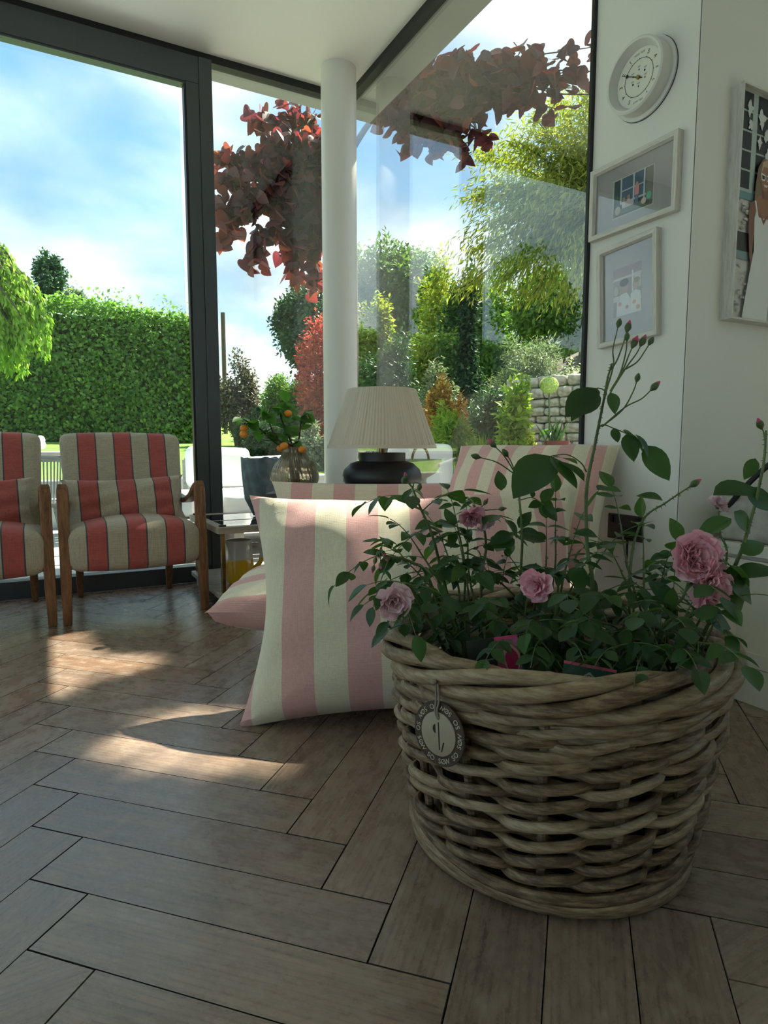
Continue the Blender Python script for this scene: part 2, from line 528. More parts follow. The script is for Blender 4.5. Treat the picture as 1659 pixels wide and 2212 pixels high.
def spline(pts, n=8):
    """Catmull-Rom through the points"""
    P = [np.asarray(p, float) for p in pts]
    if len(P) < 3: return np.array([P[0] + (P[-1] - P[0]) * t for t in np.linspace(0, 1, n + 1)])
    P = [2 * P[0] - P[1]] + P + [2 * P[-1] - P[-2]]
    out = []
    for i in range(1, len(P) - 2):
        a, b, c, d = P[i - 1:i + 3]
        for t in np.linspace(0, 1, n, endpoint=False):
            out.append(0.5 * ((2 * b) + (c - a) * t + (2 * a - 5 * b + 4 * c - d) * t * t + (3 * b - a - 3 * c + d) * t ** 3))
    out.append(P[-2])
    return np.array(out)

def unit(v):
    v = np.asarray(v, float); return v / max(np.linalg.norm(v), 1e-9)

def frame_mtx(p, d, nrm, s=1.0):
    """matrix with local Y along d, local Z near nrm"""
    y = unit(d); z = np.asarray(nrm, float); z = z - y * (z @ y)
    if np.linalg.norm(z) < 1e-4: z = np.cross(y, (1, 0, 0.3))
    z = unit(z); x = np.cross(y, z)
    m = Matrix(((x[0] * s, y[0] * s, z[0] * s, p[0]), (x[1] * s, y[1] * s, z[1] * s, p[1]), (x[2] * s, y[2] * s, z[2] * s, p[2]), (0, 0, 0, 1)))
    return m

# ================================================================== THE ROOM
XE, YN, HC = 1.7515, 3.76, 2.922          # east glass, north glass, ceiling
XW, YS = -4.6, -3.2                       # west glass, south wall
YJ, YP = 1.72, 1.31                       # pier between the east glass and the alcove
XA = 2.75                                 # back of the alcove

floor = MB().box(((XW + XA) / 2, (YN + YS) / 2, -0.11), (XA - XW + 0.2, YN - YS + 0.2, 0.18)).build('floor', M['underfloor'], smooth=False)
struct(floor)

PW, PL, GAP = 0.1292, 0.646, 0.0016
A0, B1 = 0.836, 0.9275
Q = math.sqrt(0.5)
def ab2w(a, b): return (Q * a - Q * b, Q * a + Q * b)
def clip_poly(poly, x0, x1, y0, y1):
    def cl(P, f):
        out = []
        for i in range(len(P)):
            p, q = P[i], P[(i + 1) % len(P)]
            fp, fq = f(p), f(q)
            if fp >= 0: out.append(p)
            if fp * fq < 0:
                t = fp / (fp - fq); out.append((p[0] + (q[0] - p[0]) * t, p[1] + (q[1] - p[1]) * t))
        return out
    for f in (lambda p: p[0] - x0, lambda p: x1 - p[0], lambda p: p[1] - y0, lambda p: y1 - p[1]):
        if len(poly) < 3: return []
        poly = cl(poly, f)
    return poly
def plank_mb(poly):
    P = np.array(poly); n = len(P); c = P.mean(0)
    d = P - c; L = np.linalg.norm(d, axis=1, keepdims=True)
    top = c + d * (1 - 0.0014 / np.maximum(L, 0.004))
    vs = [(x, y, -0.018) for x, y in P] + [(x, y, -0.0014) for x, y in P] + [(x, y, 0.0) for x, y in top]
    fs = [tuple(range(2 * n, 3 * n))]
    for k in (0, 1):
        for i in range(n): fs.append((k * n + i, k * n + (i + 1) % n, (k + 1) * n + (i + 1) % n, (k + 1) * n + i))
    mb = MB().add(vs, fs); mb.m = [0] + [1] * (2 * n)          # edges carry the dark joint filler
    return mb
hl, hw = PL / 2 - GAP / 2, PW / 2 - GAP / 2
full_plank = plank_mb([(-hl, -hw), (hl, -hw), (hl, hw), (-hl, hw)]).mesh('plank', [M['plank'], M['underfloor']], smooth=False)
far_planks = MB()
def in_view(x, y):
    v = np.array([x, y, 0]) - _cc
    w = v @ _fw
    if w < 0.3: return False
    px = 829.5 + F_PX * (v @ _rt) / w
    py = 1106 - F_PX * (v @ _up) / w
    return -330 < px < 1659 + 330 and py < 2212 + 420 and y < 3.95
for m in range(-8, 9):
    for k in range(-90, 91):
        for kind in (0, 1):
            if kind == 0:
                ca, cb, ang = A0 + PW / 2, B1 - PL / 2, math.radians(135)
            else:
                ca, cb, ang = A0 - PL / 2, B1 - PW / 2, math.radians(45)
            ca += k * PW + m * PL; cb += k * PW - m * PL
            cx, cy = ab2w(ca, cb)
            if not (XW - 0.4 < cx < XA + 0.4 and YS - 0.4 < cy < YN + 0.4): continue
            c, s = math.cos(ang), math.sin(ang)
            corners = [(cx + c * x - s * y, cy + s * x + c * y) for x, y in ((-hl, -hw), (hl, -hw), (hl, hw), (-hl, hw))]
            poly = clip_poly(corners, XW, XA, YS, YN - 0.075)
            if len(poly) < 3: continue
            local = [((x - cx) * c + (y - cy) * s, -(x - cx) * s + (y - cy) * c) for x, y in poly]
            area = 0.5 * abs(sum(local[i][0] * local[(i + 1) % len(local)][1] - local[(i + 1) % len(local)][0] * local[i][1] for i in range(len(local))))
            if area < 2e-4: continue
            whole = area > 0.999 * 4 * hl * hw
            if in_view(cx, cy):
                me = full_plank if whole else plank_mb(local).mesh('plank', [M['plank'], M['underfloor']], smooth=False)
                o = bpy.data.objects.new('plank', me)
                o.location = (cx, cy, 0); o.rotation_euler = (0, 0, ang)
                link(o, floor)
            else:
                pm = plank_mb(poly)
                far_planks.add(pm.v[0], pm.f)
fp = far_planks.build('plank_field', M['plank'], floor, smooth=False)
fp['kind'] = 'stuff'

# ceiling slab with the eaves overhanging outside
ceil = MB().prism([(XW, YS), (XA, YS), (XA, YJ), (XE, YJ), (XE, YN), (XW, YN)], HC, HC + 0.3).build('ceiling', M['ceil'], smooth=False)
struct(ceil)
sof = MB().box(((XW + 2.0) / 2, YN + 0.10, HC + 0.15), (2.0 - XW, 0.20, 0.30))
sof.box(((XE + 2.0) / 2, (YN + YJ) / 2, HC + 0.15), (2.0 - XE, YN - YJ, 0.30))
struct(sof.build('trim_1', M['soffit'], smooth=False))

# solid walls
struct(MB().box(((XE + XA) / 2 + 0.1, (YJ + YP) / 2, HC / 2), (XA - XE + 0.2, YJ - YP, HC)).build('wall_pier', M['wall'], smooth=False, bevel=0.002))
we = MB()
for ya, yb, za, zb in ((0.35, YP, 0, HC), (YS, -1.5, 0, HC), (-1.5, 0.35, 0, 0.95), (-1.5, 0.35, 2.35, HC)):
    we.box((XA + 0.1, (ya + yb) / 2, (za + zb) / 2), (0.2, yb - ya, zb - za))
struct(we.build('wall_east', M['wall'], smooth=False))
struct(MB().box(((XW + XA) / 2, YS - 0.1, HC / 2), (XA - XW, 0.2, HC)).build('wall_south', M['wall'], smooth=False))
# crack line where the plasterboard of the pier meets the corner bead
struct(MB().box((XE + 0.0005, YP + 0.0035, HC / 2), (0.003, 0.0022, HC)).build('trim_2', plain('corner_crack', (0.12, 0.115, 0.11), 0.9), smooth=False))

# ---- north glazing: sliding doors west of the mullion, fixed pane to the corner
def window(name, parts, panes):
    """parts: list of (name, centre, dims, material); panes: list of (centre, dims, material)"""
    c = np.mean([p[1] for p in parts], axis=0); c[2] = 0
    r = bpy.data.objects.new(name, None); r.location = c; link(r); struct(r)
    for nm, ce, d, mt in parts:
        MB().box(np.array(ce) - c, d).build(nm, mt, r, smooth=False, bevel=0.003 if min(d) > 0.02 else 0.0)
    for ce, d, mt in panes:
        MB().box(np.array(ce) - c, d).build('glass_pane', mt, r, smooth=False)
    return r
fr, bk = M['frame'], M['black']
xs0, xs1, xs2, xs3 = -1.62, 0.758, 0.826, 0.896
window('window_1', [
    ('head_rail', ((xs0 + xs2) / 2, 3.735, 2.812), (xs2 - xs0, 0.09, 0.138), fr),
    ('bottom_rail', ((xs0 + xs2) / 2, 3.735, 0.047), (xs2 - xs0, 0.09, 0.094), fr),
    ('stile', ((xs1 + xs2) / 2, 3.735, 1.418), (xs2 - xs1, 0.088, 2.65), fr),
    ('stile', (xs0 + 0.034, 3.735, 1.418), (0.068, 0.088, 2.65), fr),
    ('glazing_bead', ((xs0 + xs1) / 2, 3.724, 2.738), (xs1 - xs0, 0.05, 0.012), fr),
    ('glazing_bead', (xs1 - 0.006, 3.724, 1.41), (0.012, 0.05, 2.64), bk),
], [(((xs0 + xs1) / 2, YN - 0.01, 1.42), (xs1 - xs0 - 0.06, 0.006, 2.65), M['glass_n'])])
window('window_2', [
    ('stile', (xs0 - 0.05, 3.745, 1.44), (0.1, 0.1, 2.87), fr),
    ('stile', (XW + 0.05, 3.745, 1.44), (0.1, 0.1, 2.87), fr),
    ('head_rail', ((xs0 + XW) / 2, 3.745, 2.812), (xs0 - XW - 0.2, 0.09, 0.138), fr),
    ('bottom_rail', ((xs0 + XW) / 2, 3.745, 0.047), (xs0 - XW - 0.2, 0.09, 0.094), fr),
], [(((xs0 + XW) / 2, YN - 0.01, 1.42), (xs0 - XW - 0.24, 0.006, 2.65), M['glass_n'])])
window('window_3', [
    ('mullion', ((xs2 + xs3) / 2, 3.738, 1.441), (xs3 - xs2, 0.105, 2.882), fr),
    ('bottom_rail', ((xs3 + XE) / 2, 3.745, 0.02), (XE - xs3, 0.06, 0.04), fr),
], [(((xs3 + XE) / 2, YN - 0.01, 1.47), (XE - xs3 - 0.006, 0.010, 2.84), M['glass_e'])])
# ---- east glazing, frameless
window('window_4', [
    ('edge_channel', (XE, YJ + 0.006, 1.46), (0.03, 0.012, 2.9), bk),
    ('bottom_rail', (XE, (YN + YJ) / 2, 0.02), (0.05, YN - YJ, 0.04), fr),
], [((XE + 0.004, (YN + YJ) / 2, 1.47), (0.010, YN - YJ - 0.03, 2.84), M['glass_e'])])
tr = MB().box(((XW + XE) / 2, 3.742, 2.902), (XE - XW, 0.06, 0.042))
tr.box((XE - 0.006, (YN + YJ) / 2, 2.902), (0.05, YN - YJ, 0.042))
struct(tr.build('trim_3', M['black'], smooth=False))
# ---- west glazing out of the frame, invented to let more sky light in
wp = [('mullion', (XW, y, 1.46), (0.08, 0.08, 2.9), fr) for y in (-3.1, -0.85, 1.4, 3.66)]
wp += [('head_rail', (XW, (YN + YS) / 2, 2.86), (0.09, YN - YS - 0.2, 0.12), fr), ('bottom_rail', (XW, (YN + YS) / 2, 0.05), (0.09, YN - YS - 0.2, 0.1), fr)]
window('window_5', wp, [((XW, y, 1.45), (0.008, 2.15, 2.7), M['glass_n']) for y in (-1.97, 0.27, 2.53)])

window('window_6', [('head_rail', (XA + 0.1, -0.575, 2.32), (0.08, 1.85, 0.06), fr), ('bottom_rail', (XA + 0.1, -0.575, 0.98), (0.08, 1.85, 0.06), fr), ('stile', (XA + 0.1, 0.32, 1.65), (0.08, 0.06, 1.28), fr), ('stile', (XA + 0.1, -1.47, 1.65), (0.08, 0.06, 1.28), fr)], [((XA + 0.1, -0.575, 1.65), (0.008, 1.73, 1.28), M['glass_n'])])
# round column in the corner
cl = MB().lathe([(0.1015, 0.0), (0.1015, HC)], 56).build('column', M['column'], loc=(1.572, 3.505, 0))
tag(cl, 'round off-white column from floor to ceiling in the glazed corner', 'column')

# ================================================================== THE GARDEN
M['stone_pave'] = plain('pale_stone_paving', (0.50, 0.50, 0.47), 0.8, var=0.15, nscale=3, bump=0.2, bscale=40)
M['render_wall'] = plain('grey_coping', (0.38, 0.40, 0.38), 0.85, var=0.12, nscale=4)
M['soil'] = plain('dark_soil', (0.06, 0.045, 0.035), 0.95, var=0.4, nscale=12, bump=0.5, bscale=30)
M['bark'] = plain('grey_brown_bark', (0.085, 0.062, 0.048), 0.9, var=0.35, nscale=20, bump=0.6, bscale=60)

def lawn_mat():
    m, nt, b, o = newmat('mown_grass')
    tc = N(nt, 'TexCoord')
    n1 = N(nt, 'TexNoise', Scale=0.8, Detail=3.0); n2 = N(nt, 'TexNoise', Scale=60.0, Detail=4.0)
    for n in (n1, n2): nt.links.new(tc.outputs['Object'], n.inputs['Vector'])
    a = math_n(nt, 'ADD', math_n(nt, 'MULTIPLY', n1.outputs['Fac'], 0.35), math_n(nt, 'MULTIPLY', n2.outputs['Fac'], 0.65))
    r = ramp(nt, a, [(0.35, (0.09, 0.20, 0.02)), (0.55, (0.17, 0.33, 0.035)), (0.7, (0.26, 0.42, 0.06))])
    nt.links.new(r.outputs[0], b.inputs['Base Color'])
    b.inputs['Roughness'].default_value = 0.9
    bp = N(nt, 'Bump', Strength=0.8, Distance=0.02); nt.links.new(n2.outputs['Fac'], bp.inputs['Height']); nt.links.new(bp.outputs[0], b.inputs['Normal'])
    return m
M['lawn'] = lawn_mat()

YL = 7.2
def lawn_z(x, y): return 0.445 + (y - YL) * 0.075
def bank_z(x, y): return 0.35 + max(0, x - 3.9) * 0.34 + max(0, y - 6) * 0.02

struct(MB().box((-2.0, 3.0, -0.13), (20, 14, 0.2)).build('terrace', M['stone_pave'], smooth=False))
def grid_mesh(x0, x1, y0, y1, nx, ny, fz):
    xs, ys = np.linspace(x0, x1, nx), np.linspace(y0, y1, ny)
    vs = [(x, y, fz(x, y)) for y in ys for x in xs]
    fs = [(j * nx + i, j * nx + i + 1, (j + 1) * nx + i + 1, (j + 1) * nx + i) for j in range(ny - 1) for i in range(nx - 1)]
    return MB().add(vs, fs)
struct(grid_mesh(-30, 14, YL, 40, 40, 30, lambda x, y: lawn_z(x, y) + 0.03 * math.sin(x * .9) * math.cos(y * .7)).build('lawn', M['lawn']))
struct(grid_mesh(3.9, 22, -6, 12, 30, 30, lambda x, y: bank_z(x, y) + 0.08 * math.sin(x * 2.1 + y) + 0.002).build('planted_bank', M['soil']))
struct(MB().box((-9.0, YL - 0.1, 0.2), (26.0, 0.24, 0.50)).build('terrace_wall', M['render_wall'], smooth=False, bevel=0.01))
struct(MB().box((3.95, 1.3, 0.12), (0.2, 12.0, 0.46)).build('bank_kerb', M['render_wall'], smooth=False, bevel=0.01))

# ---- foliage
def leaf_mesh(name, P, D, Nr, L, W, mat, fold=0.18, shift=(0, 0, 0)):
    n = len(P)
    D = D / np.maximum(np.linalg.norm(D, axis=1, keepdims=True), 1e-9)
    Nr = Nr - D * (Nr * D).sum(1, keepdims=True)
    Nr = Nr / np.maximum(np.linalg.norm(Nr, axis=1, keepdims=True), 1e-9)
    S = np.cross(D, Nr)
    L = np.asarray(L).reshape(-1, 1) * np.ones((n, 1)); W = np.asarray(W).reshape(-1, 1) * np.ones((n, 1))
    V = np.empty((n, 4, 3))
    V[:, 0] = P
    V[:, 1] = P + D * L * 0.45 + S * W / 2 + Nr * W * fold
    V[:, 2] = P + D * L - Nr * L * 0.1
    V[:, 3] = P + D * L * 0.45 - S * W / 2 + Nr * W * fold
    V = (V.reshape(-1, 3) - np.asarray(shift)).astype(np.float32)
    i = np.arange(n) * 4
    F = np.stack([i, i + 3, i + 2, i, i + 2, i + 1], 1).astype(np.int32).reshape(-1)
    me = bpy.data.meshes.new(name)
    me.vertices.add(4 * n); me.vertices.foreach_set('co', V.reshape(-1))
    me.loops.add(6 * n); me.loops.foreach_set('vertex_index', F)
    me.polygons.add(2 * n)
    me.polygons.foreach_set('loop_start', np.arange(0, 6 * n, 3, dtype=np.int32))
    me.materials.append(mat)
    at = me.attributes.new('var', 'FLOAT', 'POINT')
    at.data.foreach_set('value', np.repeat(RNG.random(n).astype(np.float32), 4))
    me.update(); me.validate()
    return me

def rand_dirs(n):
    d = RNG.normal(size=(n, 3)); return d / np.linalg.norm(d, axis=1, keepdims=True)

def blob_points(c, R, n, k=9, lump=0.42, flat=False):
    """n points with outward directions over an irregular, clumpy crown"""
    c = np.asarray(c, float); R = np.asarray(R, float)
    k = k * 4
    bd = rand_dirs(k) * (RNG.random((k, 1)) ** 0.33) * RNG.uniform(0.62, 0.90, (k, 1))
    br = RNG.uniform(lump * 0.42, lump * 0.85, k)
    pr = br ** 2 / (br ** 2).sum()
    w = RNG.choice(k, n, p=pr)
    d = rand_dirs(n)
    rad = np.abs(RNG.normal(0.80, 0.24, (n, 1)))
    p = bd[w] + d * br[w][:, None] * rad
    return c + p * R, unit_rows(d * 0.5 + p)

def unit_rows(a): return a / np.maximum(np.linalg.norm(a, axis=1, keepdims=True), 1e-9)

def shrub(name, label, cat, c, R, n, leaf, mat, base_z=None, asp=0.5, droop=0.2, k=9, group=None, stems=5, lump=0.42):
    c = np.asarray(c, float); R = np.asarray(R, float)
    bz = base_z if base_z is not None else c[2] - R[2]
    r = root(name, label, cat, (c[0], c[1], bz), group=group)
    p, d = blob_points(c, R, n, k, lump)
    dirs = d * 0.7 + rand_dirs(len(p)) * 0.8 + np.array([0, 0, -droop])
    nr = d * 0.6 + rand_dirs(len(p)) * 0.6 + np.array([0, 0, 0.5])
    L = leaf * RNG.uniform(0.7, 1.3, len(p))
    o = bpy.data.objects.new('foliage', leaf_mesh('foliage', p, dirs, nr, L, L * asp, mat, shift=(c[0], c[1], bz)))
    link(o, r); o['kind'] = 'stuff'
    for i in range(stems):
        a = random.uniform(0, 6.28)
        e = np.array([math.cos(a) * R[0] * 0.5, math.sin(a) * R[1] * 0.5, c[2] - bz + random.uniform(-0.2, 0.4) * R[2]])
        b0 = np.array([math.cos(a) * 0.04, math.sin(a) * 0.04, 0.0])
        pts = spline([b0, (b0 + e) / 2 + np.array([0, 0, 0.1]), e], 5)
        th = max(0.012, 0.02 * R[2])
        MB().tube(pts, np.linspace(th, th * 0.4, len(pts)), 6).build('stem', M['bark'], r)
    return r

M['leaf_hedge'] = leafmat('hornbeam_hedge_leaf', [(0.07, 0.15, 0.035), (0.14, 0.26, 0.05), (0.26, 0.40, 0.085)], 0.38)
M['leaf_dark'] = leafmat('dark_evergreen_leaf', [(0.020, 0.055, 0.028), (0.035, 0.09, 0.04), (0.06, 0.13, 0.055)], 0.2)
M['leaf_mid'] = leafmat('mid_green_leaf', [(0.04, 0.10, 0.02), (0.08, 0.17, 0.03), (0.15, 0.26, 0.05)], 0.35)
M['leaf_lime'] = leafmat('lime_green_leaf', [(0.13, 0.24, 0.03), (0.23, 0.36, 0.05), (0.36, 0.48, 0.09)], 0.4)
M['leaf_gold'] = leafmat('yellow_green_leaf', [(0.13, 0.18, 0.02), (0.24, 0.30, 0.04), (0.38, 0.38, 0.06)], 0.4)
M['leaf_red'] = leafmat('red_barberry_leaf', [(0.12, 0.02, 0.03), (0.32, 0.05, 0.04), (0.55, 0.13, 0.07)], 0.4, tcol=[(0.5, 0.05, 0.05), (0.8, 0.15, 0.1)])
M['leaf_purple'] = leafmat('dark_purple_leaf', [(0.045, 0.018, 0.025), (0.08, 0.025, 0.035), (0.13, 0.035, 0.04)], 0.3, tcol=[(0.25, 0.03, 0.04), (0.5, 0.08, 0.04)])
M['leaf_grey'] = leafmat('grey_green_leaf', [(0.11, 0.14, 0.10), (0.17, 0.22, 0.15), (0.27, 0.32, 0.22)], 0.25)
M['leaf_orange'] = leafmat('orange_azalea_leaf', [(0.16, 0.07, 0.02), (0.42, 0.20, 0.05), (0.60, 0.36, 0.10)], 0.35)
M['leaf_brown'] = leafmat('twiggy_brown_leaf', [(0.07, 0.055, 0.05), (0.10, 0.10, 0.07), (0.15, 0.15, 0.11)], 0.2)

# clipped hedge along the lawn
YH = 13.0
hx0, hx1 = -14.0, 2.95
hz0, hz1 = lawn_z(0, YH) - 0.02, 3.36
hedge = root('hedge', 'tall clipped green hedge along the far side of the lawn', 'hedge', ((hx0 + hx1) / 2, YH + 0.6, hz0))
def hedge_leaves(n, face):
    if face == 'front':
        p = np.stack([RNG.uniform(hx0, hx1, n), np.full(n, YH) + RNG.uniform(-0.10, 0.16, n), RNG.uniform(hz0 + 0.05, hz1, n)], 1)
        p[:, 1] += 0.10 * np.sin(p[:, 0] * 1.7) * np.sin(p[:, 2] * 2.3) + 0.05 * np.sin(p[:, 0] * 6.3 + p[:, 2] * 4)
        d = np.array([0, -1.0, 0])
    elif face == 'end':
        p = np.stack([np.full(n, hx1) + RNG.uniform(-0.1, 0.1, n), RNG.uniform(YH, YH + 1.2, n), RNG.uniform(hz0, hz1, n)], 1)
        d = np.array([1.0, 0, 0])
    else:
        p = np.stack([RNG.uniform(hx0, hx1, n), RNG.uniform(YH - 0.05, YH + 1.2, n), np.full(n, hz1)], 1)
        p[:, 2] += RNG.uniform(-0.08, 0.08, n) + 0.06 * np.sin(p[:, 0] * 2.1) + np.where(RNG.random(n) < 0.06, RNG.uniform(0.05, 0.35, n), 0)
        d = np.array([0, -0.2, 1.0])
    return p, np.repeat(d[None], n, 0)
HP, HD = zip(*[hedge_leaves(n, f) for n, f in ((52000, 'front'), (6000, 'end'), (20000, 'top'))])
HP, HD = np.concatenate(HP), np.concatenate(HD)
hl_ = RNG.uniform(0.06, 0.11, len(HP))
o = bpy.data.objects.new('foliage', leaf_mesh('foliage', HP, HD * 0.5 + rand_dirs(len(HP)) * 0.7 + np.array([0, 0, -0.35]), HD * 0.8 + rand_dirs(len(HP)) * 0.5 + np.array([0, 0, 0.5]), hl_, hl_ * 0.62, M['leaf_hedge'], shift=hedge.location))
link(o, hedge); o['kind'] = 'stuff'
hb = MB().box(((hx0 + hx1) / 2, YH + 0.65, (hz0 + hz1) / 2 - 0.05), (hx1 - hx0 - 0.35, 0.95, hz1 - hz0 - 0.25)).build('branch_core', plain('hedge_twigs', (0.05, 0.06, 0.025), 0.95, var=0.5, nscale=20), hedge, smooth=False, shift=hedge.location)
hb['kind'] = 'stuff'

# ---- plants, each where the photograph shows it
G = 'garden shrubs and trees'
def px_shrub(name, label, cat, x0, x1, y0, y1, D, n, leaf, mat, ground='lawn', crown=None, **kw):
    c = dep((x0 + x1) / 2, (y0 + y1) / 2, D)
    w = (x1 - x0) * D / F_PX / 2; h = (y1 - y0) * D / F_PX / 2
    gz = lawn_z(c[0], c[1]) if ground == 'lawn' else (bank_z(c[0], c[1]) if ground == 'bank' else 0.0)
    if c[1] < YL and ground == 'lawn': gz = -0.02
    if crown is None: crown = cat == 'tree'
    if not crown and c[2] - h > gz:
        top = c[2] + h; h = (top - gz) / 2 + 0.05; c[2] = top - h
    return shrub(name, label, cat, c, (w, kw.pop('thick', w), h), n, leaf, mat, base_z=min(gz, c[2] - h * 0.5), **kw)

px_shrub('dark_conifer', 'dark upright evergreen tree standing behind the clipped hedge', 'tree', 72, 140, 548, 665, 19, 7000, 0.11, M['leaf_dark'], stems=2, k=14)
px_shrub('small_tree', 'small grey-green treetop peeping over the clipped hedge', 'tree', 130, 196, 622, 680, 18, 2500, 0.10, M['leaf_grey'], stems=2)
px_shrub('twiggy_shrub', 'grey twiggy shrub with thin open foliage beyond the lawn', 'shrub', 462, 560, 772, 950, 11.8, 9000, 0.075, M['leaf_brown'], stems=9, k=14)
px_shrub('leafy_shrub', 'bright green leafy shrub behind the round clipped bush', 'shrub', 548, 692, 800, 960, 14.0, 14000, 0.085, M['leaf_mid'], stems=5, k=12)
px_shrub('clipped_bush', 'round clipped dark green bush at the lawn edge', 'shrub', 488, 600, 872, 985, 10.5, 9000, 0.06, M['leaf_dark'], stems=3, k=3, lump=0.3)
px_shrub('low_shrub', 'low dark shrub spreading along the lawn edge', 'shrub', 520, 640, 905, 985, 9.3, 7000, 0.06, M['leaf_dark'], stems=4)
px_shrub('low_shrub', 'low grey-leaved shrub beside the round column outside', 'shrub', 615, 735, 915, 992, 8.25, 7000, 0.06, M['leaf_grey'], stems=4)
px_shrub('evergreen_tree', 'large dark evergreen tree leaning behind the purple-leaved tree', 'tree', 575, 760, 610, 800, 11.5, 16000, 0.09, M['leaf_dark'], stems=4, k=14)
px_shrub('barberry', 'red and purple barberry bush with upright scarlet shoots', 'shrub', 636, 740, 660, 930, 9.3, 7000, 0.06, M['leaf_red'], stems=7, k=14)
px_shrub('copper_shrub', 'dark copper-leaved shrub under the scarlet barberry shoots', 'shrub', 655, 760, 790, 960, 11.0, 8000, 0.06, M['leaf_purple'], stems=4)
# right of the column, seen through the east glass
px_shrub('leafy_tree', 'airy green tree with arching twigs behind the glazed corner', 'tree', 740, 965, 515, 740, 12.6, 16000, 0.10, M['leaf_mid'], 'bank', stems=4, k=16)
px_shrub('golden_shrub', 'rounded yellow-green shrub behind the lampshade', 'shrub', 765, 850, 610, 760, 10.6, 9000, 0.075, M['leaf_gold'], 'bank', stems=4)
px_shrub('golden_shrub', 'tall golden shrub with amber tips on the planted bank', 'shrub', 880, 1020, 560, 740, 9.8, 13000, 0.075, M['leaf_gold'], 'bank', stems=4)
px_shrub('evergreen_shrub', 'dense dark evergreen shrub in the middle of the bank', 'shrub', 760, 920, 720, 880, 8.7, 14000, 0.06, M['leaf_dark'], 'bank', stems=4)
px_shrub('fir_shrub', 'deep green conifer in the middle of the planted bank', 'shrub', 950, 1050, 600, 800, 7.8, 12000, 0.07, M['leaf_dark'], 'bank', stems=3)
px_shrub('silver_shrub', 'pale silver-green shrub on the bank behind the lampshade', 'shrub', 880, 1000, 760, 850, 7.2, 9000, 0.05, M['leaf_grey'], 'bank', stems=4)
px_shrub('azalea', 'orange-leaved azalea low on the planted bank', 'shrub', 905, 1010, 800, 885, 5.95, 6000, 0.045, M['leaf_orange'], 'bank', stems=5)
px_shrub('fern_clump', 'fresh green fern clump beside the lampshade outside', 'fern', 930, 1020, 865, 965, 5.45, 5000, 0.07, M['leaf_lime'], 'bank', asp=0.25, stems=5)
px_shrub('lavender_bush', 'silvery green feathery bush above the stone wall', 'shrub', 1060, 1230, 705, 800, 8.1, 12000, 0.075, M['leaf_grey'], 'bank', asp=0.18, stems=5)
px_shrub('broadleaf_tree', 'broad dark green tree on the bank beyond the stone wall', 'tree', 1090, 1330, 560, 780, 10, 15000, 0.10, M['leaf_mid'], 'bank', stems=4, k=12)
px_shrub('climber', 'bright leafy climber scrambling beside the stone wall', 'climber', 1075, 1150, 800, 985, 4.75, 2000, 0.065, M['leaf_lime'], 'bank', stems=7, k=14)
px_shrub('ivy_mound', 'dark ivy mound at the foot of the planted bank', 'ivy', 990, 1150, 830, 990, 6.9, 9000, 0.05, M['leaf_dark'], 'bank', stems=4)
px_shrub('trailing_plant', 'white-flowered trailing plant on top of the stone wall', 'plant', 1140, 1290, 770, 830, 5.6, 5000, 0.035, leafmat('white_flower', [(0.25, 0.33, 0.2), (0.4, 0.45, 0.35), (0.75, 0.75, 0.72)], 0.3), 'bank', stems=4)
px_shrub('topiary_ball', 'small round clipped ball plant by the red pot', 'topiary', 1128, 1165, 918, 985, 4.45, 3000, 0.02, M['leaf_gold'], 'bank', stems=1, k=3)

# woodland closing the view to the north-east
for i, (x0, x1, y0, y1, D, mt, n) in enumerate([(740, 900, 560, 860, 15, 'leaf_mid', 9000), (860, 1010, 600, 860, 20, 'leaf_dark', 9000), (980, 1150, 590, 860, 15, 'leaf_mid', 9000), (1110, 1300, 560, 860, 19, 'leaf_dark', 9000), (1250, 1450, 560, 860, 14, 'leaf_mid', 7000)]):
    px_shrub('woodland_tree', ['rounded mid-green woodland tree behind the airy tree at the glazed corner', 'dark woodland tree behind the tall golden shrub', 'mid-green woodland tree behind the deep green conifer', 'dark woodland tree behind the feathery golden maple', 'mid-green woodland tree behind the wall with white flowers'][i], 'tree', x0, x1, y0, y1, D, n, 0.14, M[mt], 'bank', crown=False, group='woodland trees behind the bank', stems=3, k=12)

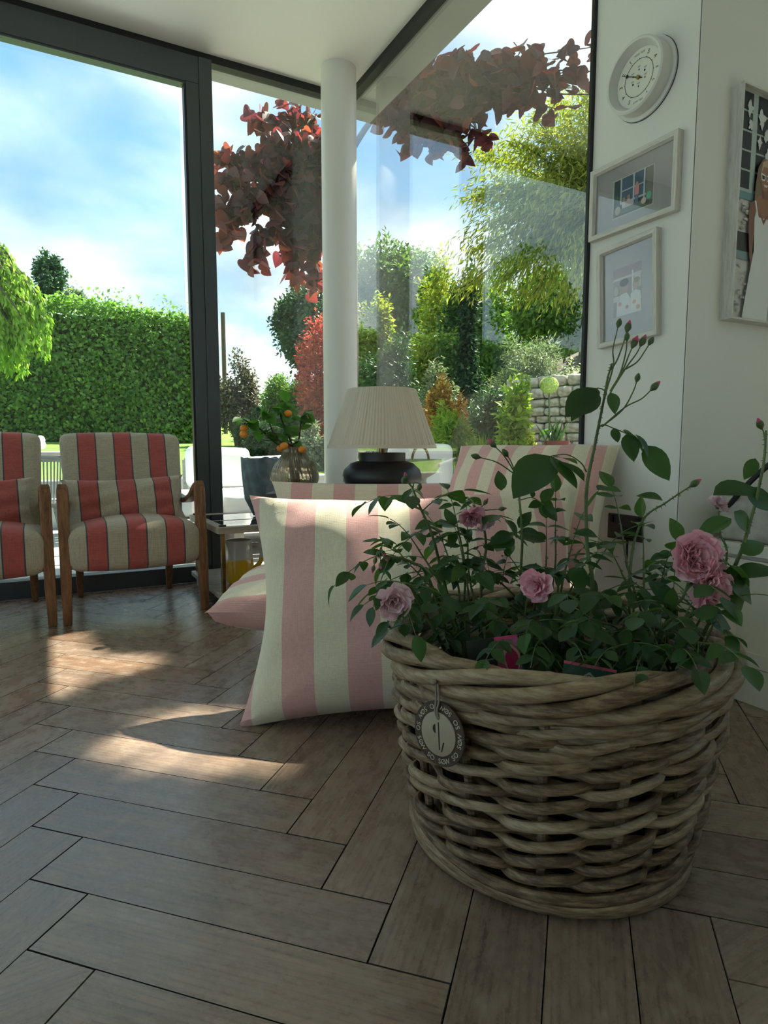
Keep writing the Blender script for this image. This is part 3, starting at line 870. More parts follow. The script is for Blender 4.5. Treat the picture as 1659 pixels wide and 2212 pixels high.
# feathery golden acer: fine drooping leaves, arching outline
def acer():
    D = 6.3
    base = dep(1250, 700, D); base[2] = bank_z(base[0], base[1])
    r = root('golden_acer', 'golden-green feathery maple arching across the east glass', 'tree', base)
    P, Dr = [], []
    tips = [(1040, 330), (1070, 400), (1030, 420), (1110, 300), (1160, 260), (1210, 215), (1265, 190), (1290, 260), (1120, 460), (1180, 400), (1240, 330), (1060, 480),
            (1110, 560), (1180, 540), (1250, 470), (1290, 560), (1020, 540), (1075, 610), (1150, 640), (1230, 640), (1000, 620), (1320, 300), (1330, 420), (1330, 200)]
    top = dep(1290, 520, D)
    MB().tube(spline([base, (base + top) / 2 + np.array([0.08, 0.1, 0]), top], 6), np.linspace(0.07, 0.04, 13), 8).build('trunk', M['bark'], r, shift=base)
    for (x, y) in tips:
        e = dep(x, y, D + random.uniform(-0.5, 0.5))
        mid = (top + e) / 2 + np.array([0, 0, 0.18])
        pts = spline([top, mid, e], 10)
        MB().tube(pts, np.linspace(0.022, 0.005, len(pts)), 5).build('branch', M['bark'], r, shift=base)
        for q in pts[5:]:
            n = 75
            off = rand_dirs(n) * RNG.uniform(0.02, 0.30, (n, 1)) * np.array([1.15, 1.15, 0.6])
            P.append(q + off); d = rand_dirs(n) * 0.55 + unit(e - top) * 0.6 + np.array([0, 0, -0.75]); Dr.append(d)
    # added crown out of view: shades the room, its gaps shape the sun patches
    ts = np.array(to_sun); hc = np.array([0.45, 2.2, 0.0]) + ts * 8.8
    for i in range(5):
        e = hc + np.array([0.5, -0.6, 0.2]) + rand_dirs(1)[0] * np.array([0.9, 0.7, 0.5]); pts = spline([top, (top + e) / 2 + np.array([0.2, 0, 0.3]), e], 8)
        MB().tube(pts, np.linspace(0.018, 0.006, len(pts)), 5).build('branch', M['bark'], r, shift=base)
    hp, hd = blob_points(hc, (2.1, 2.1, 1.45), 34000, 12)
    keep = sun_gap(hp)
    P.append(hp[keep]); Dr.append(hd[keep] * 0.4 + rand_dirs(int(keep.sum())) * 0.6 + np.array([0, 0, -0.5]))
    nlow = sum(len(q) for q in P[:-1])
    P, Dr = np.concatenate(P), np.concatenate(Dr)
    low = np.arange(len(P)) < nlow; kp = sun_gap(P); P, Dr, low = P[kp], Dr[kp], low[kp]
    L = RNG.uniform(0.05, 0.10, len(P)); L[~low] *= 1.5
    o = bpy.data.objects.new('foliage', leaf_mesh('foliage', P, Dr, rand_dirs(len(P)) + np.array([0, 0, 0.8]), L, L * np.where(low, 0.2, 0.42), M['leaf_gold'], shift=base))
    link(o, r); o['kind'] = 'stuff'
acer()

# weeping tree at the left edge
def weeping():
    D = 8.5
    base = dep(-150, 960, D); base[2] = lawn_z(base[0], base[1])
    r = root('weeping_tree', 'bright green weeping tree with hanging twigs before the hedge', 'tree', base)
    top = dep(-130, 560, D)
    MB().tube(spline([base, (base + top) / 2 + np.array([0.1, 0, 0]), top], 6), np.linspace(0.11, 0.05, 13), 8).build('trunk', M['bark'], r, shift=base)
    P, Dr = [], []
    ends = [(60, 560, 700), (85, 600, 760), (40, 540, 800), (20, 530, 740), (75, 640, 755), (-20, 520, 820), (30, 600, 815), (5, 560, 790), (50, 650, 805), (-60, 540, 850), (-90, 560, 850),
            (-110, 560, 860), (80, 690, 750), (15, 640, 780), (-40, 600, 800), (60, 700, 765)]
    ends = [(x + random.randint(-22, 14), ya + random.randint(-12, 40), yb + random.randint(-70, 12)) for x, ya, yb in ends for _ in range(4)]
    for (x, ya, yb) in ends:
        dd = D + random.uniform(-0.6, 0.6)
        a = dep(x - 30, ya, dd); e = dep(x, yb, dd)
        pts = spline([top, (top + a) / 2 + np.array([0, 0, 0.25]), a, (a + e) / 2 + _rt * 0.12, e], 8)
        MB().tube(pts, np.linspace(0.02, 0.003, len(pts)), 5).build('branch', M['bark'], r, shift=base)
        for q in pts[10:]:
            n = 9
            P.append(q + rand_dirs(n) * RNG.uniform(0.01, 0.075, (n, 1)) * np.array([1, 1, 0.8])); Dr.append(rand_dirs(n) * 0.45 + np.array([0.1, 0, -1.0]))
    P, Dr = np.concatenate(P), np.concatenate(Dr)
    L = RNG.uniform(0.07, 0.12, len(P))
    o = bpy.data.objects.new('foliage', leaf_mesh('foliage', P, Dr, rand_dirs(len(P)) + np.array([0.3, -0.5, 0.6]), L, L * 0.42, M['leaf_lime'], shift=base))
    link(o, r); o['kind'] = 'stuff'
weeping()

# big tree beyond the hedge to the north-west (it shows mirrored in the east glass)
def mirror_shrub(name, label, x0, x1, y0, y1, D, n, leaf, mat, **kw):
    c = dep((x0 + x1) / 2, (y0 + y1) / 2, D); c[0] = 2 * XE - c[0]
    w = (x1 - x0) * D / F_PX / 2; h = (y1 - y0) * D / F_PX / 2
    shrub(name, label, 'tree', c, (w, w, h), n, leaf, mat, base_z=lawn_z(0, 14), stems=3, **kw)
mirror_shrub('spreading_tree', 'broad spreading green tree far beyond the hedge', 1040, 1270, 540, 760, 24, 12000, 0.20, M['leaf_mid'], k=14)
mirror_shrub('hedgerow_tree', 'rounded hedgerow tree next to the broad spreading one', 890, 1020, 590, 760, 22, 7000, 0.18, M['leaf_mid'], k=10)

# telegraph post far off
pp = dep(487, 900, 16)
tag(MB().tube([(0, 0, -0.4), (0, 0, 3.0)], 0.055, 8).build('wooden_post', M['bark'], loc=(pp[0], pp[1], lawn_z(pp[0], pp[1]))), 'weathered wooden post behind the grey twiggy shrub', 'post')

# ---- purple-leaved redbud outside the corner
def heart_leaf(name, mat, curl=0.15, fold=0.25):
    half = [(0.0, 0.0), (0.17, -0.10), (0.36, -0.08), (0.48, 0.08), (0.50, 0.28), (0.42, 0.52), (0.26, 0.76), (0.0, 1.02)]
    vs, fs = [], []
    for x, y in half: vs.append((x, y, fold * x - curl * y * y))
    k = len(half)
    mid = []
    for i, (x, y) in enumerate(half[1:-1]):
        mid.append(len(vs)); vs.append((0, max(0.02, y + 0.02), -curl * y * y))
    for x, y in half[1:-1]: vs.append((-x, y, fold * x - curl * y * y))
    r = list(range(1, k - 1)); l = list(range(k + len(mid), k + len(mid) + k - 2))
    seq = [0] + mid + [k - 1]
    for i in range(len(mid) - 1):
        fs.append((mid[i], r[i], r[i + 1], mid[i + 1])); fs.append((mid[i], mid[i + 1], l[i + 1], l[i]))
    fs += [(0, r[0], mid[0]), (0, mid[0], l[0]), (mid[-1], r[-1], k - 1), (mid[-1], k - 1, l[-1])]
    return MB().add(vs, fs).mesh(name, mat)
RB1 = [(0.040, 0.022, 0.032), (0.050, 0.026, 0.034), (0.070, 0.032, 0.036), (0.05, 0.030, 0.038), (0.10, 0.036, 0.034)]
RB2 = [(0.16, 0.025, 0.04), (0.26, 0.035, 0.05), (0.18, 0.03, 0.04), (0.60, 0.14, 0.04), (0.22, 0.03, 0.04), (0.70, 0.08, 0.07)]
M['leaf_redbud'] = leafmat('redbud_leaf', RB1, 0.4, 0.40, attr=False, tcol=RB2)
def redbud():
    base = dep(748, 1200, 5.6); base[2] = -0.03
    r = root('purple_redbud', 'purple-leaved tree with heart-shaped leaves outside the glazed corner', 'tree', base)
    fork = dep(752, 310, 5.4)
    MB().tube(spline([base, base * 0.5 + fork * 0.5 + np.array([0.05, 0.03, 0]), fork], 8), np.linspace(0.085, 0.05, 17), 10).build('trunk', M['bark'], r, shift=base)
    hubN, hubE = dep(705, 400, 5.3), dep(868, 232, 4.9)
    br = []
    for (x, y, D) in [(468, 345, 5.0), (470, 395, 4.9), (470, 460, 5.0), (475, 520, 5.0), (545, 560, 5.0), (548, 250, 5.2), (575, 300, 5.1), (615, 232, 5.2), (660, 240, 5.3), (625, 590, 5.3), (680, 620, 5.4),
                      (560, 400, 5.1), (690, 320, 5.2), (600, 470, 5.1), (650, 390, 5.2), (690, 520, 5.3), (620, 530, 5.2), (520, 440, 5.0), (660, 460, 5.2), (590, 355, 5.1)]:
        br.append((hubN, dep(x, y, D), 1))
    for (x, y, D) in [(835, 245, 4.6), (890, 190, 4.4), (950, 130, 4.3), (1000, 80, 4.2), (1060, 90, 4.2), (1080, 140, 4.2), (1150, 70, 4.2), (1180, 130, 4.2), (1250, 120, 4.2), (1290, 55, 4.2), (1235, 175, 4.2),
                      (1100, 200, 4.3), (1010, 230, 4.3), (900, 270, 4.5), (1060, 290, 4.4), (960, 310, 4.5), (1160, 190, 4.3), (1020, 160, 4.3), (940, 220, 4.4), (990, 190, 4.3), (1130, 140, 4.2), (1200, 220, 4.3), (880, 310, 4.6), (1020, 330, 4.5), (1330, 110, 4.2), (1340, 190, 4.2)]:
        br.append((hubE, dep(x, y + (45 if y < 150 else 15), D), 2))
    for hb in (hubN, hubE):
        MB().tube(spline([fork - np.array([0, 0, 0.1]), (fork + hb) / 2 + np.array([0, 0, 0.06]), hb], 6), np.linspace(0.028, 0.016, 13), 8).build('bough', M['bark'], r, shift=base)
    ms = [heart_leaf('leaf', M['leaf_redbud'], c, f) for c, f in ((0.12, 0.2), (0.3, 0.45), (0.05, 0.1))]
    L = []
    for hb, e, k in br:
        mid = (hb + e) / 2 + np.array([0, 0, 0.06]) + rand_dirs(1)[0] * 0.08
        pts = spline([hb, mid, e], 12)
        MB().tube(pts, np.linspace(0.012, 0.003, len(pts)), 5).build('branch', M['bark'], r, shift=base)
        for i, q in enumerate(pts[4:]):
            for j in range((4 if i < 14 else 5) if k == 1 else (2 if i > 12 else 3)):
                dd = unit(rand_dirs(1)[0] * np.array([1, 1, 0.4]) + np.array([0, 0, -0.55 if k == 1 else -0.35]))
                p = q + rand_dirs(1)[0] * random.uniform(0.01, 0.13)
                L.append((p, dd, unit(rand_dirs(1)[0] + np.array([-0.3, -0.8, 0.5])), random.uniform(0.075, 0.125)))
    # the 300 that show largest are objects, the rest one foliage part
    L = [l for l, g in zip(L, sun_gap([q[0] for q in L])) if g]
    L = [l for l in L if not (XW < l[0][0] < 2.02 and l[0][1] < YN + 0.22)]
    L.sort(key=lambda l: -l[3] / max(0.5, (np.array(l[0]) - _cc) @ _fw))
    for p, d, nrm, s in L[:300]:
        o = bpy.data.objects.new('leaf', random.choice(ms)); o.matrix_local = frame_mtx(p - base, d, nrm, s); link(o, r)
        o.matrix_local = frame_mtx(p - base, d, nrm, s)
    mb = MB()
    src = [(np.array([v.co for v in m.vertices]), [tuple(p.vertices) for p in m.polygons]) for m in ms]
    var = []
    for p, d, nrm, s in L[300:]:
        V, Fc = random.choice(src); mt = np.array(frame_mtx(p - base, d, nrm, s))
        mb.add(V @ mt[:3, :3].T + mt[:3, 3], Fc); var += [random.random()] * len(V)
    if mb.n:
        m2 = leafmat('redbud_leaf_far', RB1, 0.4, 0.40, tcol=RB2)
        o = mb.build('foliage', m2, r); o['kind'] = 'stuff'
        at = o.data.attributes.new('var', 'FLOAT', 'POINT'); at.data.foreach_set('value', var)
redbud()

# ================================================================== INDOOR FURNITURE
M['teak'] = wood('teak', (0.085, 0.034, 0.014), (0.20, 0.085, 0.035), (0.31, 0.15, 0.065), rough=0.38, scale=3.0, axis='Z')
M['chairfab'] = stripes('red_ticking', (0.43, 0.105, 0.095), (0.46, 0.40, 0.31), 0.166, 0.50, off=0.5, edge=(0.085, 0.085, 0.095), edge_w=0.026, slub=0.16)

def arm_sweep(mb, pts, w, h):
    """flat wooden rail swept along pts (in the YZ plane of a fixed x)"""
    P = [np.array(p, float) for p in pts]
    vs, fs = [], []
    for i, p in enumerate(P):
        t = unit(P[min(i + 1, len(P) - 1)] - P[max(i - 1, 0)])
        up = unit(np.cross(np.array([1.0, 0, 0]), t)); 
        ww = w[i] if hasattr(w, '__len__') else w; hh = h[i] if hasattr(h, '__len__') else h
        for a, b in ((-1, -1), (1, -1), (1, 1), (-1, 1)): vs.append(p + np.array([a * ww / 2, 0, 0]) + up * b * hh / 2)
    n = len(P)
    for i in range(n - 1):
        for k in range(4): fs.append((i * 4 + k, i * 4 + (k + 1) % 4, (i + 1) * 4 + (k + 1) % 4, (i + 1) * 4 + k))
    fs += [(3, 2, 1, 0), ((n - 1) * 4, (n - 1) * 4 + 1, (n - 1) * 4 + 2, (n - 1) * 4 + 3)]
    mb.add(vs, fs)

def taper_post(levels):
    """levels: list of (centre xyz, wx, wy)"""
    vs, fs = [], []
    for (c, wx, wy) in levels:
        for a, b in ((-1, -1), (1, -1), (1, 1), (-1, 1)): vs.append((c[0] + a * wx / 2, c[1] + b * wy / 2, c[2]))
    n = len(levels)
    for i in range(n - 1):
        for k in range(4): fs.append((i * 4 + k, i * 4 + (k + 1) % 4, (i + 1) * 4 + (k + 1) % 4, (i + 1) * 4 + k))
    fs += [(3, 2, 1, 0), tuple((n - 1) * 4 + k for k in range(4))]
    return MB().add(vs, fs)

def armchair(label, loc):
    r = root('armchair', label, 'armchair', loc, group='striped armchairs')
    # seat: domed, rolled front
    def seat_def(q):
        x, y, z = q
        u = x / 0.285; v = (y + 0.0) / 0.25
        if z > 0: z += 0.045 * (1 - u * u) * (1 - 0.35 * v * v) - 0.02 * max(0, v) ** 2
        y -= 0.012 * (1 - u * u) * (1 if y < 0 else 0)
        if z < 0: z += 0.012 * (1 - u * u) * -1 + 0.01
        return np.array([x * (1 - 0.04 * max(0, v)), y - 0.055, z + 0.322])
    rounded_box((0.575, 0.50, 0.195), 0.05, 14, seat_def).build('seat', M['chairfab'], r)
    # backrest: leaning slab, a little waisted towards the seat
    def back_def(q):
        x, y, z = q
        t = (z + 0.27) / 0.54
        xx = x * (0.90 + 0.10 * min(1, max(0, t)) ** 0.6)
        yy = y + 0.085 + 0.155 * t + 0.010 * (x / 0.28) ** 2 * (-1 if y < 0 else 0)
        zz = z + 0.575 + 0.010 * (1 - (x / 0.29) ** 2) * (1 if z > 0.2 else 0)
        return np.array([xx, yy, zz])
    rounded_box((0.575, 0.115, 0.54), 0.04, 14, back_def).build('backrest', M['chairfab'], r)
    for s in (-1, 1):
        x = 0.297 * s
        taper_post([((x, -0.272, 0.0), 0.036, 0.034), ((x - 0.002 * s, -0.268, 0.17), 0.044, 0.046), ((x - 0.004 * s, -0.258, 0.34), 0.047, 0.054), ((x - 0.004 * s, -0.250, 0.48), 0.045, 0.050),
                    ((x - 0.004 * s, -0.246, 0.58), 0.046, 0.044), ((x - 0.004 * s, -0.244, 0.614), 0.036, 0.030)]).build('leg', M['teak'], r, bevel=0.006, bseg=2)
        mb = MB()
        path = spline([(x - 0.004 * s, -0.262, 0.612), (x - 0.006 * s, -0.21, 0.592), (x - 0.008 * s, -0.12, 0.545), (x - 0.010 * s, -0.02, 0.515), (x - 0.012 * s, 0.09, 0.505), (x - 0.016 * s, 0.20, 0.52)], 5)
        k = len(path)
        arm_sweep(mb, path, np.interp(np.linspace(0, 1, k), [0, 0.3, 0.7, 1], [0.034, 0.050, 0.046, 0.032]), np.interp(np.linspace(0, 1, k), [0, 0.2, 1], [0.022, 0.030, 0.024]))
        mb.build('armrest', M['teak'], r, bevel=0.005, bseg=2)
        taper_post([((0.222 * s, 0.288, 0.0), 0.028, 0.028), ((0.222 * s, 0.262, 0.12), 0.036, 0.036), ((0.225 * s, 0.215, 0.34), 0.040, 0.044)]).build('leg', M['teak'], r, bevel=0.005, bseg=2)
        MB().box((0.262 * s, -0.02, 0.262), (0.03, 0.46, 0.045)).build('side_rail', M['teak'], r, bevel=0.004)
    return r
CH1, CH2 = np.array([0.3425, 3.320, 0.0]), np.array([-0.3095, 3.328, 0.0])
armchair('red and beige striped teak armchair beside the low glass-topped table', CH1)
armchair('red and beige striped teak armchair further from the glass-topped table', CH2)

def lumbar(c, label, seed):
    m = pillow(0.56, 0.25, 0.13, 28, 0.12, 0.008, seed, power=0.34)
    o = m.build('lumbar_cushion', M['chairfab'])
    o.location = (c[0], c[1] - 0.045, 0.515); o.rotation_euler = (math.radians(-17), math.radians(-1.5), math.radians(1.5))
    tag(o, label, 'cushion', 'lumbar cushions on the armchairs')
lumbar(CH1 - np.array([0.012, 0, 0]), 'small striped lumbar cushion on the armchair beside the glass-topped table', 3)
lumbar(CH2 - np.array([0.02, 0, 0]), 'small striped lumbar cushion on the armchair further from the glass-topped table', 5)

# ---- low side table with glass top
M['limed'] = wood('limed_oak', (0.24, 0.20, 0.15), (0.40, 0.34, 0.27), (0.55, 0.49, 0.40), rough=0.5, scale=2.0)
M['brass'] = plain('aged_brass', (0.32, 0.21, 0.09), 0.32, metal=1.0, var=0.3, nscale=30)
M['smoke_glass'] = pane_glass('smoked_tabletop_glass', (0.35, 0.40, 0.42), 1.3)
def side_table():
    x0, x1, y0, y1, zt = 0.692, 1.34, 2.965, 3.63, 0.402
    c = np.array([(x0 + x1) / 2, (y0 + y1) / 2, 0])
    r = root('side_table', 'low limed-wood side table with smoked glass top and brass legs', 'table', c)
    B = lambda nm, ce, d, mt, **k: MB().box(np.array(ce) - c, d).build(nm, mt, r, smooth=False, **k)
    w = 0.045
    for y in (y0 + w / 2, y1 - w / 2): B('top_rail', ((x0 + x1) / 2, y, zt - 0.016), (x1 - x0, w, 0.032), M['limed'], bevel=0.003)
    for x in (x0 + w / 2, x1 - w / 2): B('top_rail', (x, (y0 + y1) / 2, zt - 0.016), (w, y1 - y0 - 2 * w, 0.032), M['limed'], bevel=0.003)
    B('glass_top', ((x0 + x1) / 2, (y0 + y1) / 2, zt - 0.006), (x1 - x0 - 2 * w, y1 - y0 - 2 * w, 0.008), M['smoke_glass'])
    B('crossbar', ((x0 + x1) / 2, (y0 + y1) / 2 - 0.03, zt - 0.012), (x1 - x0 - 2 * w, 0.018, 0.022), M['limed'])
    B('shelf', ((x0 + x1) / 2, (y0 + y1) / 2, 0.068), (x1 - x0, y1 - y0, 0.026), M['limed'], bevel=0.004)
    for x in (x0 + 0.03, x1 - 0.03):
        for y in (y0 + 0.03, y1 - 0.03):
            B('leg', (x, y, 0.226), (0.020, 0.020, 0.292), M['brass'], bevel=0.002)
            B('foot', (x + (0.03 if x < 1 else -0.03), y + (0.03 if y < 3.3 else -0.03), 0.0275), (0.075, 0.075, 0.055), M['limed'], bevel=0.006)
            B('corner_cap', (x, y, zt + 0.004), (0.032, 0.018, 0.008), M['black'])
side_table()

# ---- sculpted slate-blue vase on the side table
def slate_vase():
    base = np.array([1.035, 3.39, 0.404])
    m = plain('slate_glaze', (0.105, 0.145, 0.165), 0.55, var=0.35, nscale=22, bump=0.6, bscale=70)
    seg, rows = 72, 30
    H = 0.315
    mb = MB(); vs, fs = [], []
    def rad(a, t):
        r = np.interp(t, [0, 0.12, 0.30, 0.42, 0.75, 1.0], [0.042, 0.058, 0.088, 0.093, 0.098, 0.100])
        sq = 1 + 0.05 * math.cos(4 * a + 0.6)
        ph = 7 * a + 2.2 * math.sin(3.1 * t + a) + 1.2 * t
        rid = abs(math.sin(ph * 0.5)) ** 0.35
        return r * sq * (0.925 + 0.085 * rid) * (1 + 0.015 * math.sin(13 * a + 9 * t))
    for i in range(rows + 1):
        t = i / rows
        for k in range(seg):
            a = 2 * math.pi * k / seg; q = rad(a, t)
            zz = H * t + (0.006 * math.sin(3 * a) + 0.004 * math.sin(7 * a) if i == rows else 0)
            vs.append((q * math.cos(a), q * math.sin(a), zz))
    for i in range(rows + 1, 2 * rows + 1):       # inside
        t = 1 - (i - rows - 1) / rows * 0.9
        for k in range(seg):
            a = 2 * math.pi * k / seg; q = max(0.02, rad(a, t) - 0.009)
            vs.append((q * math.cos(a), q * math.sin(a), H * t))
    for i in range(2 * rows):
        for k in range(seg):
            l = (k + 1) % seg; fs.append((i * seg + k, i * seg + l, (i + 1) * seg + l, (i + 1) * seg + k))
    fs.append(tuple(range(seg))[::-1]); fs.append(tuple(2 * rows * seg + k for k in range(seg)))
    o = mb.add(vs, fs).build('sculpted_vase', m, loc=base)
    tag(o, 'slate-blue ribbed ceramic vase on the glass-topped side table', 'vase')
slate_vase()

# ---- jug on the lower shelf, white above and yellow below
def jug():
    m, nt, b, o_ = newmat('dipped_glaze')
    tc = N(nt, 'TexCoord'); sp = N(nt, 'SeparateXYZ'); nt.links.new(tc.outputs['Object'], sp.inputs[0])
    ns = N(nt, 'TexNoise', Scale=14.0); nt.links.new(tc.outputs['Object'], ns.inputs['Vector'])
    z = math_n(nt, 'MULTIPLY_ADD', ns.outputs['Fac'], 0.008, sp.outputs['Z'])
    rp = ramp(nt, math_n(nt, 'MULTIPLY', z, 4.0), [(0.0, (0.62, 0.36, 0.015)), (0.52, (0.62, 0.36, 0.015)), (0.55, (0.52, 0.49, 0.44))])
    nt.links.new(rp.outputs[0], b.inputs['Base Color']); b.inputs['Roughness'].default_value = 0.12
    r = root('jug', 'white jug dipped in yellow glaze on the side table shelf', 'jug', (0.846, 3.17, 0.0815), math.radians(-12))
    pr = [(0.052, 0.0), (0.064, 0.012), (0.072, 0.05), (0.073, 0.10), (0.068, 0.155), (0.064, 0.20), (0.066, 0.226), (0.062, 0.226), (0.060, 0.19), (0.064, 0.10), (0.05, 0.015), (0.0, 0.012)]
    def spout(a, z):
        d = abs((a - math.pi + math.pi) % (2 * math.pi) - math.pi)
        return 1 + 0.16 * math.exp(-(d / 0.3) ** 2) * max(0, (z - 0.15) / 0.076)
    MB().lathe(pr, 40, fn=spout).build('body', m, r)
    pts = spline([(0.060, 0, 0.198), (0.098, 0, 0.196), (0.116, 0, 0.160), (0.104, 0, 0.105), (0.070, 0, 0.072)], 6)
    MB().tube(pts, 0.0095, 10, flat=1.3).build('handle', m, r)
jug()

# ================================================================== CUSHIONS AND DAYBED
PINK, CREAM = (0.66, 0.38, 0.36), (0.72, 0.65, 0.50)
M['pinkstripe'] = stripes('pink_linen', PINK, CREAM, 0.185, 0.5, off=0.33, slub=0.07)
M['pinkstripe_l'] = stripes('pink_linen_lengthwise', PINK, CREAM, 0.185, 0.5, off=0.78, axis='Z', slub=0.07)
M['thinstripe'] = stripes('pink_linen_narrow', PINK, CREAM, 0.10, 0.5, off=0.1, slub=0.07)
CX, CN = np.array([0.875, -0.485, 0]), np.array([0.485, 0.875, 0])
P0 = np.array([0.432, 1.70, 0])
RZ = math.atan2(-0.485, 0.875)
def cush(name, label, m, w, h, t, at, lean, rz, mat, seed, **kw):
    o = pillow(w, h, t, 34, seed=seed, **kw).build(name, mat)
    o.location = at; o.rotation_euler = (math.radians(lean), math.radians(-2.2 if lean == -25 else 0), rz)
    return tag(o, label, 'cushion', 'pink striped cushions')
c0 = P0 + CX * 0.515 + CN * 0.148 + np.array([0, 0, 0.330])
cush('floor_cushion', 'large pink and cream striped cushion standing on the floor behind the basket', 0, 1.04, 0.705, 0.32, c0, -25, RZ, M['pinkstripe'], 4, pinch=0.125, wr=0.010, power=0.39)
PF = np.array([0.85, 2.64, 0])
c1 = PF + CX * 0.475 + np.array([0, 0, 0.475])
cush('back_cushion', 'long pink and cream striped cushion in front of the table lamp', 0, 0.95, 0.315, 0.16, c1, -8, RZ, M['pinkstripe'], 9, pinch=0.07, wr=0.004)
c2 = P0 + CX * 0.345 + CN * 0.59 + np.array([0, 0, 0.245])
cush('seat_cushion', 'pink striped seat cushion lying flat on the black daybed base', 0, 1.02, 0.62, 0.25, c2, 90, RZ, M['pinkstripe_l'], 12, pinch=0.045, wr=0.006, power=0.34)
c3 = np.array([1.455, 1.72, 0.575])
cush('end_cushion', 'narrow-striped pink and white cushion leaning towards the wall', 0, 0.60, 0.52, 0.22, c3, -36, math.radians(-60), M['thinstripe'], 15, pinch=0.06, wr=0.005)
db = root('daybed', 'low black daybed base under the pink striped cushions', 'daybed', P0 + CX * 0.5 + CN * 0.60, RZ)
MB().box((0.02, 0.03, 0.085), (0.78, 0.52, 0.07)).build('platform', M['black'], db, smooth=False, bevel=0.008)
for sx in (-0.30, 0.34):
    for sy in (-0.18, 0.24): MB().box((sx, sy, 0.025), (0.05, 0.05, 0.05)).build('foot', M['black'], db, smooth=False)

# ---- console behind, carrying lamp and glass vase
M['dark_wood'] = wood('dark_console_wood', (0.03, 0.02, 0.015), (0.06, 0.04, 0.03), (0.09, 0.06, 0.045), rough=0.35, scale=2)
ct = PF + CX * 0.30 + CN * 0.265
co = root('console_table', 'dark narrow table behind the long striped cushion', 'table', ct, RZ)
MB().box((0, 0, 0.557), (0.70, 0.30, 0.026)).build('table_top', M['dark_wood'], co, smooth=False, bevel=0.003)
for sx in (-0.30, 0.30):
    for sy in (-0.115, 0.06): MB().box((sx, sy, 0.272), (0.03, 0.03, 0.544)).build('leg', M['dark_wood'], co, smooth=False)

# ---- table lamp
def table_lamp():
    p = dep(825, 968, 3.0); base = np.array([p[0], p[1], 0.571])
    r = root('table_lamp', 'table lamp with pleated cream shade and squat black base', 'lamp', base)
    mk = plain('matt_black_ceramic', (0.012, 0.013, 0.015), 0.45, bump=0.08, bscale=90)
    MB().lathe([(0.11, 0.0), (0.135, 0.004), (0.165, 0.02), (0.187, 0.05), (0.190, 0.075), (0.180, 0.104), (0.150, 0.132), (0.118, 0.142)], 56).build('base', mk, r)
    MB().lathe([(0.112, 0.140), (0.112, 0.183), (0.104, 0.183), (0.104, 0.15), (0.0, 0.15)], 56).build('collar', mk, r)
    MB().lathe([(0.016, 0.15), (0.016, 0.205), (0.022, 0.207), (0.022, 0.225), (0.010, 0.232), (0.010, 0.27)], 20).build('lamp_holder', M['brass'], r)
    z0, z1 = CAM_H - 0.571 - 0.004, 1.050 - 0.571
    r0, r1 = 0.258, 0.160
    m, nt, b, o_ = newmat('pleated_linen')
    b.inputs['Base Color'].default_value = (0.74, 0.68, 0.58, 1); b.inputs['Roughness'].default_value = 0.85
    t = N(nt, 'BsdfTranslucent'); t.inputs[0].default_value = (0.8, 0.72, 0.6, 1)
    ms = N(nt, 'MixShader'); ms.inputs[0].default_value = 0.3
    nt.links.new(b.outputs[0], ms.inputs[1]); nt.links.new(t.outputs[0], ms.inputs[2]); nt.links.new(ms.outputs[0], o_.inputs[0])
    seg = 96 * 6; rows = 5; vs, fs = [], []
    jit = RNG.uniform(0.5, 1.3, 96)
    for i in range(rows + 1):
        tt = i / rows
        for k in range(seg):
            a = 2 * math.pi * k / seg
            pl = abs((k % 6) / 3 - 1)
            q = r0 + (r1 - r0) * tt + 0.0045 * (1 - 0.3 * tt) * (pl - 0.5) * jit[k // 6]
            vs.append((q * math.cos(a + 0.01 * tt), q * math.sin(a + 0.01 * tt), z0 + (z1 - z0) * tt))
    for i in range(rows):
        for k in range(seg):
            l = (k + 1) % seg; fs.append((i * seg + k, i * seg + l, (i + 1) * seg + l, (i + 1) * seg + k))
    MB().add(vs, fs).build('shade', m, r, smooth=False)
    for rr, zz in ((r0 + 0.003, z0), (r1 + 0.003, z1 - 0.014)):
        MB().lathe([(rr - 0.002, zz - 0.002), (rr, zz - 0.002), (rr - 0.003, zz + 0.014), (rr - 0.006, zz + 0.014)], 72).build('binding', m, r)
    mb = MB()
    for k in range(3):
        a = 2 * math.pi * k / 3; mb.tube([(0, 0, z1 - 0.02), (r1 * math.cos(a), r1 * math.sin(a), z1 - 0.02)], 0.003, 6)
    mb.tube([(0, 0, 0.26), (0, 0, z1 - 0.02)], 0.004, 6)
    mb.build('spider', M['brass'], r)
table_lamp()

# ---- fluted smoky glass vase with tangerine branches
def glass_vase():
    p = dep(637, 1040, 2.95); base = np.array([p[0], p[1], 0.571])
    r = root('glass_vase', 'round fluted brown glass vase holding tangerine branches', 'vase', base)
    m, nt, b, o_ = newmat('brown_fluted_glass')
    b.inputs['Base Color'].default_value = (0.52, 0.45, 0.33, 1); b.inputs['Roughness'].default_value = 0.06
    b.inputs['Transmission Weight'].default_value = 0.80; b.inputs['IOR'].default_value = 1.35
    prof = [(0.05, 0.0), (0.085, 0.012), (0.108, 0.05), (0.112, 0.075), (0.103, 0.11), (0.082, 0.145), (0.058, 0.175), (0.051, 0.190), (0.052, 0.208)]
    prof = [tuple(q) for q in spline([(a, z, 0) for a, z in prof], 4)[:, :2]]
    MB().lathe(prof, 144, fn=lambda a, z: 1 + 0.016 * math.sin(36 * a + 60 * z)).build('body', m, r)
    MB().lathe([(0.052, 0.206), (0.054, 0.211), (0.049, 0.211), (0.047, 0.205)], 40).build('rim', m, r)
    return base
GV = glass_vase()

